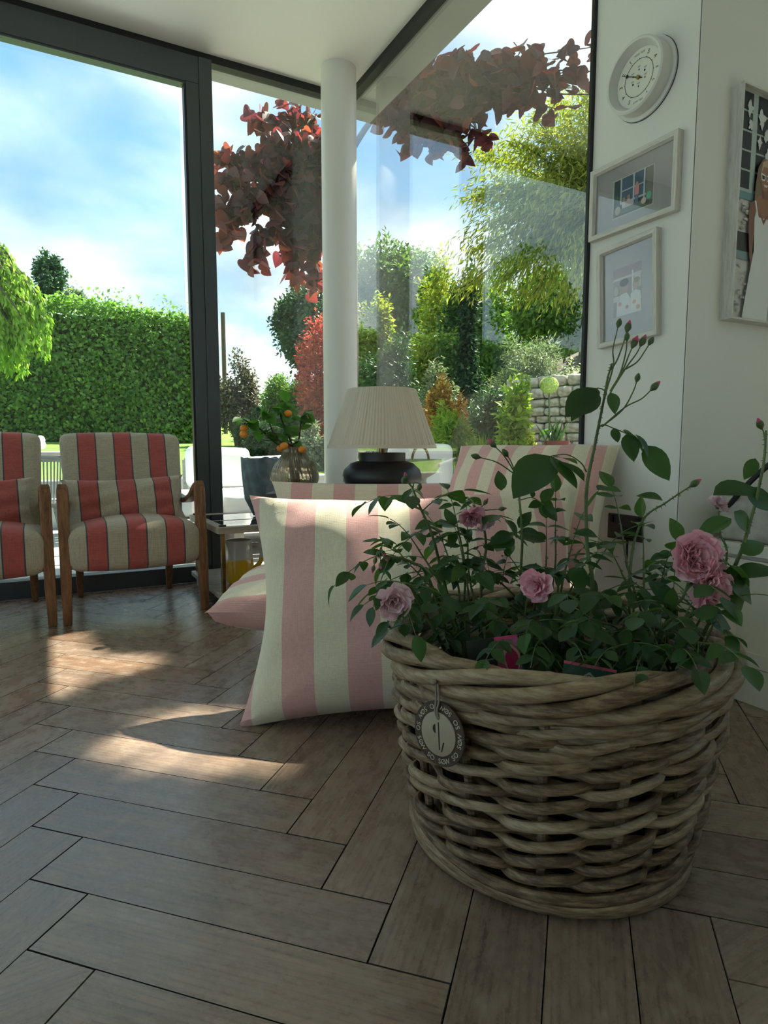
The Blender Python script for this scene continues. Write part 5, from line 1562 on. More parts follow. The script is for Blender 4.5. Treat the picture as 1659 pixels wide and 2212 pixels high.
# -- rose nearest the wall
b3 = Bush('rose_bush', 'rose plant with two full deep pink blooms beside the cabinet', (1.02, 0.82, zs))
S3 = b3.base
p = b3.cane([S3 + np.array([0, 0, 0]), dep(1440, 1340, 1.12), dep(1475, 1290, 1.10), dep(1490, 1240, 1.09)], 0.0034, 0.002)
b3.bloom(dep(1500, 1208, 1.06), (-0.25, -0.85, 0.32), 0.047, 'petal', 84)
b3.bloom(dep(1533, 1266, 1.05), (0.05, -0.85, -0.12), 0.041, 'petal', 76, 0.5)
b3.along(p, 0.042, 4, 6, 2)
p = b3.cane([S3 + np.array([0, 0.03, 0]), dep(1360, 1250, 1.22), dep(1385, 1130, 1.22), dep(1440, 1085, 1.22), dep(1492, 1050, 1.22)], 0.0032, 0.0013)
b3.bud(p[-1], p[-1] - p[-4], 0.0135, 0.3)
big(b3, (1432, 1082), (1385, 1055), 1.22, np.array([0, -0.4, 1]), 1.23)
p = b3.cane([S3 + np.array([0.04, 0, 0]), dep(1560, 1240, 1.12), dep(1555, 1150, 1.12), dep(1552, 1105, 1.12)], 0.0026, 0.0014)
b3.bloom(dep(1552, 1092, 1.12), (-0.2, -0.5, 0.6), 0.021, 'petal_pale', 22, 1.4)
p = b3.cane([S3 + np.array([0.06, -0.02, 0]), dep(1580, 1240, 1.08), dep(1620, 1130, 1.08), dep(1648, 1010, 1.08), dep(1655, 930, 1.08)], 0.0038, 0.0018)
b3.bud(dep(1645, 925, 1.08), (-0.6, 0, 0.8), 0.012, 0.2)
b3.cane([p[-4], dep(1650, 935, 1.08), dep(1645, 925, 1.08)], 0.0014, 0.001, False, 4)
for a, e, D, nrm in (((1540, 1070), (1655, 1050), 1.1, (0, -0.4, 1)), ((1632, 990), (1612, 1035), 1.08, front), ((1580, 1120), (1500, 1160), 1.08, (-0.2, -0.4, 0.9)), ((1585, 1105), (1635, 1150), 1.07, front), ((1600, 1195), (1660, 1165), 1.06, front),
                     ((1540, 1205), (1640, 1235), 1.05, (0, -0.4, 1)), ((1560, 1230), (1660, 1300), 1.05, front), ((1565, 1235), (1630, 1338), 1.06, (-0.4, -0.7, 0.4)), ((1470, 1170), (1450, 1118), 1.12, front), ((1450, 1195), (1418, 1200), 1.12, front), ((1560, 1365), (1625, 1378), 1.0, (0, -0.3, 1)),
                     ((1565, 1375), (1618, 1440), 1.0, front), ((1530, 1335), (1590, 1355), 1.02, front), ((1590, 1250), (1680, 1220), 1.06, (0, -0.3, 1)), ((1610, 1060), (1680, 1100), 1.08, front)):
    big(b3, a, e, D, np.asarray(nrm, float))
b3.cane([S3 + np.array([0.05, -0.05, 0]), dep(1540, 1350, 1.02), dep(1562, 1370, 1.0)], 0.0022, 0.0012)
for (x, y, D, sz) in ((1340, 1230, 1.2, .044), (1390, 1200, 1.22, .044), (1430, 1250, 1.16, .044), (1330, 1300, 1.12, .042), (1390, 1330, 1.08, .042), (1450, 1340, 1.05, .042), (1320, 1400, 1.03, .038), (1380, 1430, 1.0, .036), (1470, 1400, 1.0, .040), (1540, 1390, .98, .042), (1500, 1320, 1.06, .042), (1340, 1130, 1.28, .044), (1290, 1340, 1.08, .040), (1420, 1280, 1.2, .042), (1560, 1300, 1.08, .046)):
    q = b3.cane([S3 + rand_dirs(1)[0] * np.array([0.08, 0.08, 0.0]), (S3 + dep(x, y, D)) / 2 + np.array([0, 0, 0.05]), dep(x, y, D)], 0.003, 0.0016)
    b3.along(q, sz, 4, 5, 2); b3.compound(q[-1], q[-1] - q[-3], sz, 2)

# plant labels stuck in the compost
def art(polys, name, parent, mat=None, loc=None):
    """flat print: coloured shapes, later ones a hair in front (local XY, +Z towards the viewer)"""
    mb = MB(); cols = []
    for i, (poly, col) in enumerate(polys):
        n = len(poly)
        mb.add([(x, y, 0.0001 * i) for x, y in poly], [tuple(range(n))]); cols += [(*col, 1.0)] * n
    o = mb.build(name, mat or M['print'], parent, smooth=False, loc=loc)
    at = o.data.color_attributes.new('ink', 'FLOAT_COLOR', 'POINT')
    at.data.foreach_set('color', np.array(cols, np.float32).reshape(-1))
    return o
M['print'] = colattr('printed_paper', 0.35)
def rect(x0, y0, x1, y1): return [(x0, y0), (x1, y0), (x1, y1), (x0, y1)]
def oval(cx, cy, rx, ry, n=20, wob=0.0, ph=0.0): return [(cx + rx * math.cos(t) * (1 + wob * math.sin(5 * t + ph)), cy + ry * math.sin(t) * (1 + wob * math.sin(5 * t + ph))) for t in np.linspace(0, 2 * math.pi, n, endpoint=False)]
def card(label, p, rz, lean, roll, w, h, polys):
    r = root('plant_label', label, 'label', p)
    r.rotation_euler = Euler((math.pi / 2 + math.radians(lean), math.radians(roll), rz), 'XYZ')
    MB().box((0, 0, -0.0006), (w, h, 0.001)).build('card', plain('label_card', (0.02, 0.045, 0.035), 0.4), r, smooth=False)
    art(polys, 'print', r, loc=(0, 0, 0.0001))
    MB().box((0, -h / 2 - 0.03, -0.0006), (0.012, 0.06, 0.001)).build('stake', plain('label_stake', (0.02, 0.03, 0.025), 0.5), r, smooth=False)
    return r
pc = dep(1068, 1420, 1.07)
card('black plant label with a pink rose photograph', pc, -YAW, -12, -8, 0.088, 0.066, [(rect(-.044, -.033, .044, .033), (0.006, 0.008, 0.008)), (rect(.004, -.033, .044, .033), (0.20, 0.17, 0.13)), (rect(.004, .027, .044, .033), (0.55, 0.05, 0.17)), (oval(.028, -.006, .015, .024, wob=.05), (0.62, 0.30, 0.36)), (oval(.029, -.008, .011, .020, wob=.06), (0.42, 0.01, 0.09)), (oval(.010, -.022, .008, .012), (0.45, 0.05, 0.13)), (oval(.040, .022, .006, .008), (0.5, 0.12, 0.28)),
      (oval(-.010, .010, .003, .004, 6), (0.25, 0.25, 0.25)), (rect(-.018, -.004, -.002, -.001), (0.2, 0.2, 0.2)), (rect(-.018, -.012, -.002, -.011), (0.12, 0.12, 0.12))])
pc = dep(1272, 1466, 0.99)
card('dark green plant label with a pink border and a rosette', pc, -YAW, -16, 11, 0.085, 0.042, [(rect(-.0425, -.021, .0425, .021), (0.012, 0.055, 0.042)), (rect(-.0425, .0165, .0425, .021), (0.50, 0.08, 0.16)), (oval(0.0, 0.0, .0088, .0088, 40, .10), (0.32, 0.34, 0.30)), (oval(0.0, 0.0, .0055, .0055), (0.02, 0.06, 0.05)), (oval(0.0, 0.0, .0042, .0042, 30, .1), (0.30, 0.32, 0.28)), (rect(-.0018, -.003, .0018, .003), (0.02, 0.06, 0.05))])

# ================================================================== ON THE WALLS
M['white_frame'] = wood('white_washed_frame', (0.50, 0.47, 0.42), (0.62, 0.59, 0.54), (0.70, 0.67, 0.62), rough=0.55, scale=3, per_object=False)
M['pic_glass'] = pane_glass('picture_glass', (0.97, 0.98, 0.98), 1.5)
def on_wall(name, label, cat, p, side, group=None, roll=0.0):
    r = root(name, label, cat, p, group=group)
    if side == 'E': X, Y, Z = (0, -1, 0), (0, 0, 1), (-1, 0, 0)
    else: X, Y, Z = (1, 0, 0), (0, 0, 1), (0, -1, 0)
    m = Matrix(((X[0], Y[0], Z[0], p[0]), (X[1], Y[1], Z[1], p[1]), (X[2], Y[2], Z[2], p[2]), (0, 0, 0, 1)))
    r.matrix_world = m @ Matrix.Rotation(roll, 4, 'Z')
    return r
def moulding(r, w, h, d, fw, inner_d, mat):
    """four mitred rails"""
    for k in range(4):
        a = k * math.pi / 2
        L, H = (w, h) if k % 2 == 0 else (h, w)
        o, i = H / 2, H / 2 - fw
        prof = [(o, 0.0), (o, d), (i + 0.25 * fw, d), (i, inner_d), (i, 0.0)]
        vs, fs = [], []
        for sx in (-1, 1):
            for (yy, zz) in prof: vs.append((sx * (L / 2 - (H / 2 - yy)), yy, zz))
        n = len(prof)
        for j in range(n): fs.append((j, (j + 1) % n, n + (j + 1) % n, n + j))
        fs += [tuple(range(n))[::-1], tuple(range(n, 2 * n))]
        MB().add(vs, fs).build('frame_rail', mat, r, smooth=False, rot=(0, 0, a))

SKIN, SKIN2 = (0.30, 0.14, 0.08), (0.20, 0.09, 0.055)
# landscape frame with a garden-party photograph
w1, h1 = 0.350, 0.236
r = on_wall('picture_frame', 'landscape white-washed frame with a wide lilac mount', 'picture', (XE, 1.529, 1.618), 'E', 'small white-washed frames')
moulding(r, w1, h1, 0.026, 0.020, 0.016, M['white_frame'])
MB().box((0, 0, 0.0055), (w1 - 0.036, h1 - 0.036, 0.009)).build('mount', plain('lilac_mount', (0.42, 0.38, 0.38), 0.8), r, smooth=False)
art([(rect(-.082, -.062, .082, .062), (0.66, 0.60, 0.50)), (rect(-.079, -.059, .079, .059), (0.03, 0.06, 0.06)), (rect(-.050, -.02, .060, .059), (0.07, 0.12, 0.18)), (rect(-.052, -.02, -.046, .059), (.55, .55, .55)), (rect(.000, -.02, .006, .059), (.6, .6, .62)), (rect(.042, -.05, .048, .059), (.6, .6, .62)),
     (rect(-.05, .016, .045, .020), (.5, .52, .55)), (rect(-.05, -.024, .06, -.018), (.55, .55, .55)), (rect(.052, -.05, .079, .059), (.22, .20, .17)), (rect(-.079, -.059, .079, -.045), (.10, .11, .08)), (oval(.0, -.045, .06, .010), (.15, .17, .12)),
     (rect(-.042, -.038, .006, -.022), (.55, .5, .5)), (oval(-.036, -.010, .006, .007), (.42, .25, .2)), (rect(-.042, -.032, -.030, -.016), (.65, .6, .62)), (oval(-.016, -.008, .006, .007), (.42, .25, .2)), (rect(-.022, -.030, -.010, -.014), (.62, .4, .45)), (oval(.017, .022, .006, .007), (.42, .24, .18)), (rect(.009, -.012, .026, .016), (.60, .22, .24)), (rect(.011, -.042, .017, -.012), (.12, .15, .28)), (rect(.018, -.046, .024, -.012), (.12, .15, .28)),
     (oval(-.060, -.040, .012, .014), (.5, .48, .42)), (oval(.066, -.030, .010, .012), (.12, .4, .25)), (oval(.046, -.040, .010, .010), (.6, .45, .42))], 'photograph', r, loc=(0.0, -0.006, 0.0104))
MB().box((0, 0, 0.0125), (w1 - 0.036, h1 - 0.036, 0.0012)).build('glazing', M['pic_glass'], r, smooth=False)
# portrait frame
w2, h2 = 0.246, 0.335
r = on_wall('picture_frame', 'upright white-washed frame hanging below the landscape frame', 'picture', (XE, 1.533, 1.297), 'E', 'small white-washed frames', math.radians(3))
moulding(r, w2, h2, 0.026, 0.020, 0.016, M['white_frame'])
MB().box((0, 0, 0.0055), (w2 - 0.036, h2 - 0.036, 0.009)).build('mount', plain('grey_lilac_mount', (0.42, 0.38, 0.38), 0.8), r, smooth=False)
art([(rect(-.058, -.080, .058, .080), (0.30, 0.26, 0.26)), (rect(-.058, .045, .058, .080), (0.35, 0.22, 0.24)), (rect(-.058, .040, .058, .048), (.6, .5, .5)), (rect(.02, -.01, .026, .06), (.7, .65, .62)), (rect(.03, .0, .056, .05), (.55, .5, .48)), (oval(-.012, .012, .018, .024), (.40, .24, .18)), (oval(-.012, .028, .019, .013), (.03, .02, .02)), (oval(.036, .012, .013, .018), (.45, .28, .22)), (oval(.04, .024, .013, .009), (.3, .2, .1)),
     ([(-.045, -.080), (-.04, -.02), (-.02, -.008), (.0, -.008), (.014, -.03), (.012, -.080)], (.62, .60, .62)), ([(.012, -.080), (.016, -.015), (.035, -.006), (.055, -.015), (.058, -.080)], (.66, .62, .58)), (oval(-.03, -.04, .008, .008, 7), (.55, .22, .1)), (oval(.0, -.055, .007, .007, 7), (.5, .2, .1)), (oval(.03, -.045, .008, .007, 7), (.6, .3, .15)), (oval(.045, -.065, .008, .008, 7), (.55, .25, .12)), (oval(-.045, .005, .010, .016), (.55, .5, .5)), (rect(-.056, -.03, -.03, -.012), (.6, .58, .58))], 'photograph', r, loc=(-0.004, 0.006, 0.0104))
MB().box((0, 0, 0.0125), (w2 - 0.036, h2 - 0.036, 0.0012)).build('glazing', M['pic_glass'], r, smooth=False)
# large box frame on the next wall
w3, h3 = 0.56, 0.695
r = on_wall('picture_frame', 'large white box frame with a photograph of a woman in a white dress', 'picture', (1.90 + w3 / 2, YP, 1.527), 'S')
d3 = 0.042
for k in range(4):
    a = k * math.pi / 2; L, H = (w3, h3) if k % 2 == 0 else (h3 - 0.012, w3)
    MB().box((0, H / 2 - 0.003, d3 / 2), (L, 0.006, d3)).build('frame_rail', M['white_frame'], r, smooth=False, rot=(0, 0, a))
MB().box((0, 0, 0.010), (w3 - 0.012, h3 - 0.012, 0.016)).build('backing', plain('backing_board', (0.6, 0.58, 0.55), 0.8), r, smooth=False)
def wz(*pts): return [(x - 1.90 - w3 / 2, z - 1.527) for x, z in pts]      # wall position -> place on the print
stone, frame_c, dk_ = (0.52, 0.48, 0.43), (0.40, 0.47, 0.45), (0.018, 0.022, 0.026)
xl, xr, zb, zt_ = 1.907, 1.90 + w3 - 0.007, 1.187, 1.867
polys = [(wz((xl, zb), (xr, zb), (xr, zt_), (xl, zt_)), (0.56, 0.53, 0.49)), (wz((xl, 1.55), (xr, 1.55), (xr, zt_), (xl, zt_)), frame_c)]
for x0_, x1_ in ((1.915, 1.987), (2.012, 2.085), (2.11, 2.185), (2.21, 2.285), (2.31, 2.385)):
    for j in range(5):
        z0_ = 1.585 + 0.0575 * j
        polys.append((wz((x0_, z0_), (x1_, z0_), (x1_, z0_ + 0.052), (x0_, z0_ + 0.052)), dk_))
for cx, cy, s_ in ((1.968, 1.82, .013), (1.975, 1.775, .010), (2.03, 1.80, .016), (2.06, 1.76, .013), (2.025, 1.73, .010), (2.07, 1.70, .012), (2.15, 1.8, .02)):
    polys.append((wz(*[(cx + s_ * (1 + .3 * math.sin(3 * t + cx * 90) + .25 * math.sin(7 * t)) * math.cos(t), cy + 1.6 * s_ * (1 + .3 * math.sin(4 * t + cy * 70)) * math.sin(t)) for t in np.linspace(0, 6.28, 26, endpoint=False)]), (0.60, 0.61, 0.60)))
polys += [(wz((xl, 1.552), (xr, 1.552), (xr, 1.574), (xl, 1.574)), (0.13, 0.25, 0.28)), (wz((xl, 1.395), (2.03, 1.395), (2.03, 1.452), (xl, 1.452)), (0.035, 0.03, 0.028)), (wz((xl, 1.37), (2.03, 1.37), (2.03, 1.395), (xl, 1.395)), (0.20, 0.27, 0.30))]
for k in range(60):
    cx, cy, s_ = random.uniform(1.92, 2.03), random.choice((random.uniform(1.20, 1.365), random.uniform(1.46, 1.545))), random.uniform(.003, .012); g = random.uniform(.22, .62)
    polys.append((wz(*[(cx + s_ * math.cos(t), cy + s_ * .45 * math.sin(t)) for t in np.linspace(0, 6.28, 8, endpoint=False)]), (g, g * .95, g * .88)))
hair, dress = (0.20, 0.13, 0.075), (0.68, 0.67, 0.65)
def wf(*pts): return [(x - 1.914 - w3 / 2, z - 1.527) for x, z in pts]
def el(cx, cz, rx, rz_): return wf(*[(cx + rx * math.cos(t), cz + rz_ * math.sin(t)) for t in np.linspace(0, 6.28, 22, endpoint=False)])
polys += [(wf((2.018, 1.50), (2.020, 1.60), (2.030, 1.655), (2.055, 1.685), (2.085, 1.685), (2.108, 1.655), (2.118, 1.58), (2.122, 1.50)), hair),
          (wf((1.993, 1.52), (2.003, 1.545), (2.025, 1.555), (2.026, 1.47), (2.022, 1.40), (2.030, 1.345), (2.020, 1.342), (2.006, 1.39), (1.996, 1.46)), SKIN2),
          (wf((2.018, 1.350), (2.032, 1.350), (2.036, 1.325), (2.030, 1.300), (2.026, 1.318), (2.021, 1.296), (2.015, 1.315)), SKIN2),
          (wf((2.020, 1.555), (2.045, 1.572), (2.095, 1.572), (2.13, 1.552), (2.12, 1.50), (2.03, 1.50)), SKIN), (wf((2.055, 1.565), (2.086, 1.565), (2.084, 1.61), (2.058, 1.61)), SKIN2), (el(2.069, 1.628, 0.025, 0.040), SKIN),
          (wf((2.042, 1.63), (2.050, 1.672), (2.072, 1.684), (2.092, 1.670), (2.098, 1.63), (2.084, 1.660), (2.056, 1.660)), (0.45, 0.33, 0.19)),
          (wf((2.022, 1.50), (2.030, 1.525), (2.045, 1.505), (2.095, 1.505), (2.118, 1.528), (2.126, 1.50), (2.145, 1.35), (2.18, 1.19), (1.985, 1.19), (2.010, 1.32), (2.028, 1.40)), dress), (wf((2.038, 1.53), (2.070, 1.485), (2.102, 1.53), (2.07, 1.50)), SKIN2), (wf((2.018, 1.552), (2.026, 1.552), (2.042, 1.506), (2.034, 1.506)), dress),
          (wf((2.042, 1.640), (2.067, 1.636), (2.064, 1.618), (2.048, 1.618)), (0.74, 0.72, 0.68)), (wf((2.071, 1.636), (2.097, 1.640), (2.090, 1.618), (2.075, 1.618)), (0.74, 0.72, 0.68)), (wf((2.047, 1.635), (2.064, 1.632), (2.061, 1.622), (2.051, 1.622)), dk_), (wf((2.074, 1.632), (2.092, 1.635), (2.087, 1.622), (2.078, 1.622)), dk_), (wf((2.058, 1.607), (2.082, 1.607), (2.077, 1.600), (2.063, 1.600)), (0.72, 0.58, 0.54)),
          (wf((2.118, 1.19), (2.122, 1.19), (2.128, 1.30), (2.125, 1.30)), (0.30, 0.30, 0.32))]
polys = [(p if sum((p[i][0] * p[(i + 1) % len(p)][1] - p[(i + 1) % len(p)][0] * p[i][1]) for i in range(len(p))) > 0 else p[::-1], c) for p, c in polys]
art(polys, 'photograph', r, loc=(0, 0, 0.0182))

# ---- tide clock
def glyphs(text, size, mt, parent, loc, rot, nm='numeral', ext=0.0003):
    cu = bpy.data.curves.new('glyph', 'FONT'); cu.body = text; cu.size = size; cu.align_x = 'CENTER'; cu.align_y = 'CENTER'; cu.extrude = ext
    ob = bpy.data.objects.new('glyph', cu); COL.objects.link(ob)
    me = bpy.data.meshes.new_from_object(ob.evaluated_get(bpy.context.evaluated_depsgraph_get()))
    bpy.data.objects.remove(ob); me.materials.clear(); me.materials.append(mt); me.name = nm
    o = bpy.data.objects.new(nm, me); link(o, parent); o.location = loc; o.rotation_euler = (0, 0, rot)
    return o
def tide_clock():
    r = on_wall('tide_clock', 'round white tide clock high on the wall above the frames', 'clock', (XE, 1.505, 1.950), 'E')
    wh = plain('white_enamel', (0.66, 0.66, 0.62), 0.28); dial = plain('cream_dial', (0.70, 0.68, 0.60), 0.5); ink = plain('navy_ink', (0.018, 0.022, 0.045), 0.6); faint = plain('grey_ink', (0.25, 0.25, 0.26), 0.6)
    MB().lathe([(0.112, 0.0), (0.119, 0.002), (0.119, 0.009), (0.113, 0.013), (0.108, 0.013), (0.106, 0.044), (0.109, 0.048), (0.109, 0.055), (0.104, 0.059), (0.098, 0.058), (0.095, 0.050), (0.088, 0.036), (0.086, 0.030), (0.0, 0.030)], 80).build('case', wh, r)
    MB().lathe([(0.0, 0.0302), (0.0855, 0.0302), (0.0855, 0.0312), (0.0, 0.0312)], 64).build('dial', dial, r)
    MB().tube([(0.0545 * math.cos(a), 0.0545 * math.sin(a), 0.0314) for a in np.linspace(0, 2 * math.pi, 72, endpoint=False)], 0.0009, 6, closed=True).build('ring', ink, r)
    MB().lathe([(0.119, 0.0005), (0.1205, 0.0005), (0.1205, 0.0025), (0.119, 0.0025)], 64).build('gasket', ink, r)
    z = 0.0314
    mb = MB()
    for k in range(12):
        a = math.pi / 2 - k * math.pi / 6
        mb.tube([(0.0545 * math.cos(a), 0.0545 * math.sin(a), z), (0.058 * math.cos(a), 0.058 * math.sin(a), z)], 0.0008, 5)
    mb.build('ticks', ink, r)
    for k in range(1, 6):
        for base in (0, math.pi):
            a = math.pi / 2 - base - k * math.pi / 6
            glyphs(str(6 - k), 0.0175, ink, r, (0.0695 * math.cos(a), 0.0695 * math.sin(a), z), a - math.pi / 2 if math.sin(a) > -0.3 else a + math.pi / 2)
    glyphs('HIGH TIDE', 0.0082, faint, r, (0, 0.0705, z), 0, 'lettering'); glyphs('LOW TIDE', 0.0082, faint, r, (0, -0.0705, z), 0, 'lettering')
    for k, (x, y, s) in enumerate(((0.0, 0.024, 0.006), (0.022, 0.012, 0.006), (0.024, -0.010, 0.006), (0.0, -0.026, 0.006), (-0.022, -0.012, 0.006), (-0.022, 0.012, 0.006))):
        MB().prism(oval(x, y, s * (0.35 if k % 3 == 0 else 0.55), s * 0.55, 12), z - 0.0002, z + 0.0003).build('moon_symbol', ink if k % 3 != 2 else faint, r, smooth=False)
        MB().box((x * 1.1, y + 0.010, z), (0.011, 0.0016, 0.0004)).build('small_print', faint, r, smooth=False)
        MB().box((x * 1.1, y + 0.0072, z), (0.008, 0.0012, 0.0004)).build('small_print', faint, r, smooth=False)
    # hand points at the 2 on the rising side
    a = math.radians(150 + 3)
    d = np.array([math.cos(a), math.sin(a), 0])
    MB().tube([-d * 0.016 + (0, 0, 0.0345), d * 0.074 + (0, 0, 0.0345)], [0.0017, 0.0007], 6).build('hand', M['black'], r)
    MB().lathe([(0.0, 0.0335), (0.0052, 0.0335), (0.0052, 0.0355), (0.0, 0.0355)], 20, c=tuple(d * 0.050)).build('hand_disc', M['black'], r)
    MB().lathe([(0.0, 0.031), (0.006, 0.031), (0.006, 0.038), (0.0, 0.039)], 20).build('hand_boss', M['brass'], r)
tide_clock()

# ---- socket with a plug and cable
def socket():
    pc = (onx(1310, 1108, XE) + onx(1397, 1172, XE)) / 2
    r = on_wall('wall_socket', 'bronze double wall socket with a black plug and cable', 'socket', (XE, pc[1], pc[2]), 'E')
    mt = plain('bronze_plate', (0.055, 0.047, 0.042), 0.4, metal=0.4)
    MB().box((0, 0, 0.004), (0.148, 0.088, 0.008)).build('plate', mt, r, smooth=False, bevel=0.003)
    for sx in (-0.055, 0.055): MB().box((sx, 0.026, 0.010), (0.014, 0.024, 0.006)).build('switch', M['black'], r, smooth=False, bevel=0.001)
    for sx, sy in ((-0.036, 0.012), (-0.047, -0.008), (-0.025, -0.008)): MB().box((sx, sy, 0.0083), (0.007, 0.004, 0.001)).build('pin_slot', M['black'], r, smooth=False)
    rounded_box((0.050, 0.050, 0.036), 0.010, 6, lambda q: q + np.array([0.034, -0.010, 0.026])).build('plug', M['black'], r)
    MB().tube(spline([(0.034, -0.034, 0.030), (0.034, -0.075, 0.030), (0.040, -0.12, 0.035), (0.080, -0.15, 0.05), (0.15, -0.148, 0.06), (0.20, -0.14, 0.05)], 8), 0.0042, 8).build('cable', M['black'], r)
socket()

# ---- low cabinet in the alcove
M['cream_paint'] = plain('cream_cabinet_paint', (0.66, 0.63, 0.54), 0.5)
def cabinet():
    x0, x1, y1, y0 = 1.852, 2.72, 1.298, -1.6
    c = np.array([(x0 + x1) / 2, (y0 + y1) / 2, 0])
    r = root('drawer_cabinet', 'low cream panelled drawer cabinet built into the alcove', 'cabinet', c)
    B = lambda nm, ce, d, mt, **k: MB().box(np.array(ce) - c, d).build(nm, mt, k.pop('par', r), smooth=False, **k)
    B('carcass', ((x0 + 0.02 + x1) / 2, (y0 + y1) / 2, 0.2275), (x1 - x0 - 0.02, y1 - y0, 0.445), M['cream_paint'])
    B('plinth', (x0 + 0.008, (y0 + y1) / 2, 0.058), (0.020, y1 - y0, 0.114), M['cream_paint'])
    B('worktop', ((x0 + x1) / 2, (y0 + y1) / 2, 0.470), (x1 - x0 + 0.012, y1 - y0, 0.036), M['cream_paint'], bevel=0.003)
    n = 3
    for k in range(n):
        ya, yb = y1 - 0.035 - k * 0.93, y1 - 0.035 - (k + 1) * 0.93 + 0.012
        ym, L = (ya + yb) / 2, ya - yb
        fr_ = B('drawer_front', (x0 + 0.006, ym, 0.280), (0.024, L, 0.322), M['cream_paint'], bevel=0.002)
        for (zz, hh) in ((0.420, 0.040), (0.142, 0.044)): B('panel_rail', (x0 - 0.008, ym, zz), (0.008, L, hh), M['cream_paint'], par=r, bevel=0.001)
        for yy in (ya - 0.052, yb + 0.052): B('panel_stile', (x0 - 0.008, yy, 0.282), (0.008, 0.104, 0.236), M['cream_paint'], par=r, bevel=0.001)
        MB().lathe([(0.0, 0.0), (0.006, 0.0), (0.006, 0.012), (0.014, 0.018), (0.014, 0.024), (0.0, 0.027)], 20).build('knob', M['brass'], fr_, loc=np.array([x0 - 0.006, ym, 0.30]) - c, rot=(0, -math.pi / 2, 0))
cabinet()
# stone trough with a black hooped handle on the cabinet
tp = np.array([2.02, 1.06, 0.492])
r = root('stone_trough', 'rough pale stone trough with a black hooped handle on the cabinet', 'planter', tp)
stm = plain('rough_limestone', (0.42, 0.39, 0.35), 0.9, var=0.25, nscale=18, bump=0.9, bscale=45)
def trough_def(q):
    return q * np.array([1 - 0.10 * (0.05 - q[2]), 1, 1]) + np.array([0, 0, 0.068]) + 0.004 * np.sin(q[[1, 2, 0]] * 60)
rounded_box((0.30, 0.40, 0.135), 0.022, 10, trough_def).build('trough', stm, r)
MB().tube(spline([(-0.14, 0.19, 0.07), (-0.15, 0.12, 0.16), (-0.14, 0.02, 0.26), (-0.10, -0.12, 0.345), (-0.05, -0.26, 0.36), (0.0, -0.36, 0.28)], 8), 0.0085, 8).build('handle', M['black'], r)

# ================================================================== ON THE TERRACE
M['out_cushion'] = plain('white_outdoor_linen', (0.78, 0.79, 0.78), 0.9, var=0.04, nscale=4, bump=0.25, bscale=160)
M['grey_teak'] = wood('weathered_teak', (0.24, 0.22, 0.19), (0.36, 0.33, 0.29), (0.48, 0.45, 0.41), rough=0.7, scale=2)
def soft(dims, r=0.05, puff=0.02):
    h = np.array(dims) / 2
    return rounded_box(dims, r, 9, lambda q: q * (1 + np.array([0, 0, 1]) * puff / h[2] * (1 - (q[0] / h[0]) ** 2) * (1 - (q[1] / h[1]) ** 2)))
def out_sofa():
    c = np.array([1.18, 5.15, -0.03])
    r = root('outdoor_sofa', 'low outdoor sofa with white cushions on a slatted deck base', 'sofa', c)
    for k in range(9):
        MB().box((0, -0.72 + 0.17 * k, 0.255), (1.62, 0.15, 0.030)).build('slat', M['grey_teak'], r, smooth=False, bevel=0.004)
    for x in (-0.74, 0, 0.74):
        MB().box((x, -0.04, 0.12), (0.07, 1.4, 0.24)).build('bearer', M['grey_teak'], r, smooth=False)
    for k in range(2):
        soft((0.79, 0.74, 0.17), 0.05, 0.02).build('seat_cushion', M['out_cushion'], r, loc=(-0.40 + 0.80 * k, 0.10, 0.36))
    for k, (x, hh, tilt) in enumerate(((0.16, 0.36, 0.04), (0.70, 0.28, -0.03))):
        soft((0.56, 0.16, hh), 0.06, 0.0).build('back_cushion', M['out_cushion'], r, loc=(x, 0.50, 0.45 + hh / 2), rot=(-0.18, tilt, 0.02))
    MB().tube([(-0.1, 0.66, 0.70), (0.98, 0.66, 0.70)], 0.020, 8).build('back_rail', M['grey_teak'], r)
    for x in (-0.1, 0.45, 0.97): MB().box((x, 0.66, 0.47), (0.04, 0.04, 0.46)).build('back_post', M['grey_teak'], r, smooth=False)
out_sofa()
def out_chair():
    p = dep(912, 1000, 4.55)
    c = np.array([p[0] + 0.05, p[1] + 0.05, -0.03])
    r = root('outdoor_armchair', 'weathered wooden garden armchair with a white back cushion', 'armchair', c, -YAW)
    for sx in (-0.33, 0.33):
        MB().box((sx, 0.02, 0.60), (0.09, 0.56, 0.055)).build('armrest', M['grey_teak'], r, smooth=False, bevel=0.01)
        for sy in (-0.22, 0.26): MB().box((sx, sy, 0.29), (0.07, 0.06, 0.58)).build('leg', M['grey_teak'], r, smooth=False, bevel=0.006)
    MB().box((0, 0.02, 0.30), (0.60, 0.54, 0.04)).build('seat_frame', M['grey_teak'], r, smooth=False)
    soft((0.58, 0.54, 0.13), 0.045, 0.02).build('seat_cushion', M['out_cushion'], r, loc=(0, 0.0, 0.39))
    soft((0.50, 0.15, 0.40), 0.06, 0.0).build('back_cushion', M['out_cushion'], r, loc=(-0.02, 0.22, 0.635), rot=(-0.15, 0, 0))
out_chair()
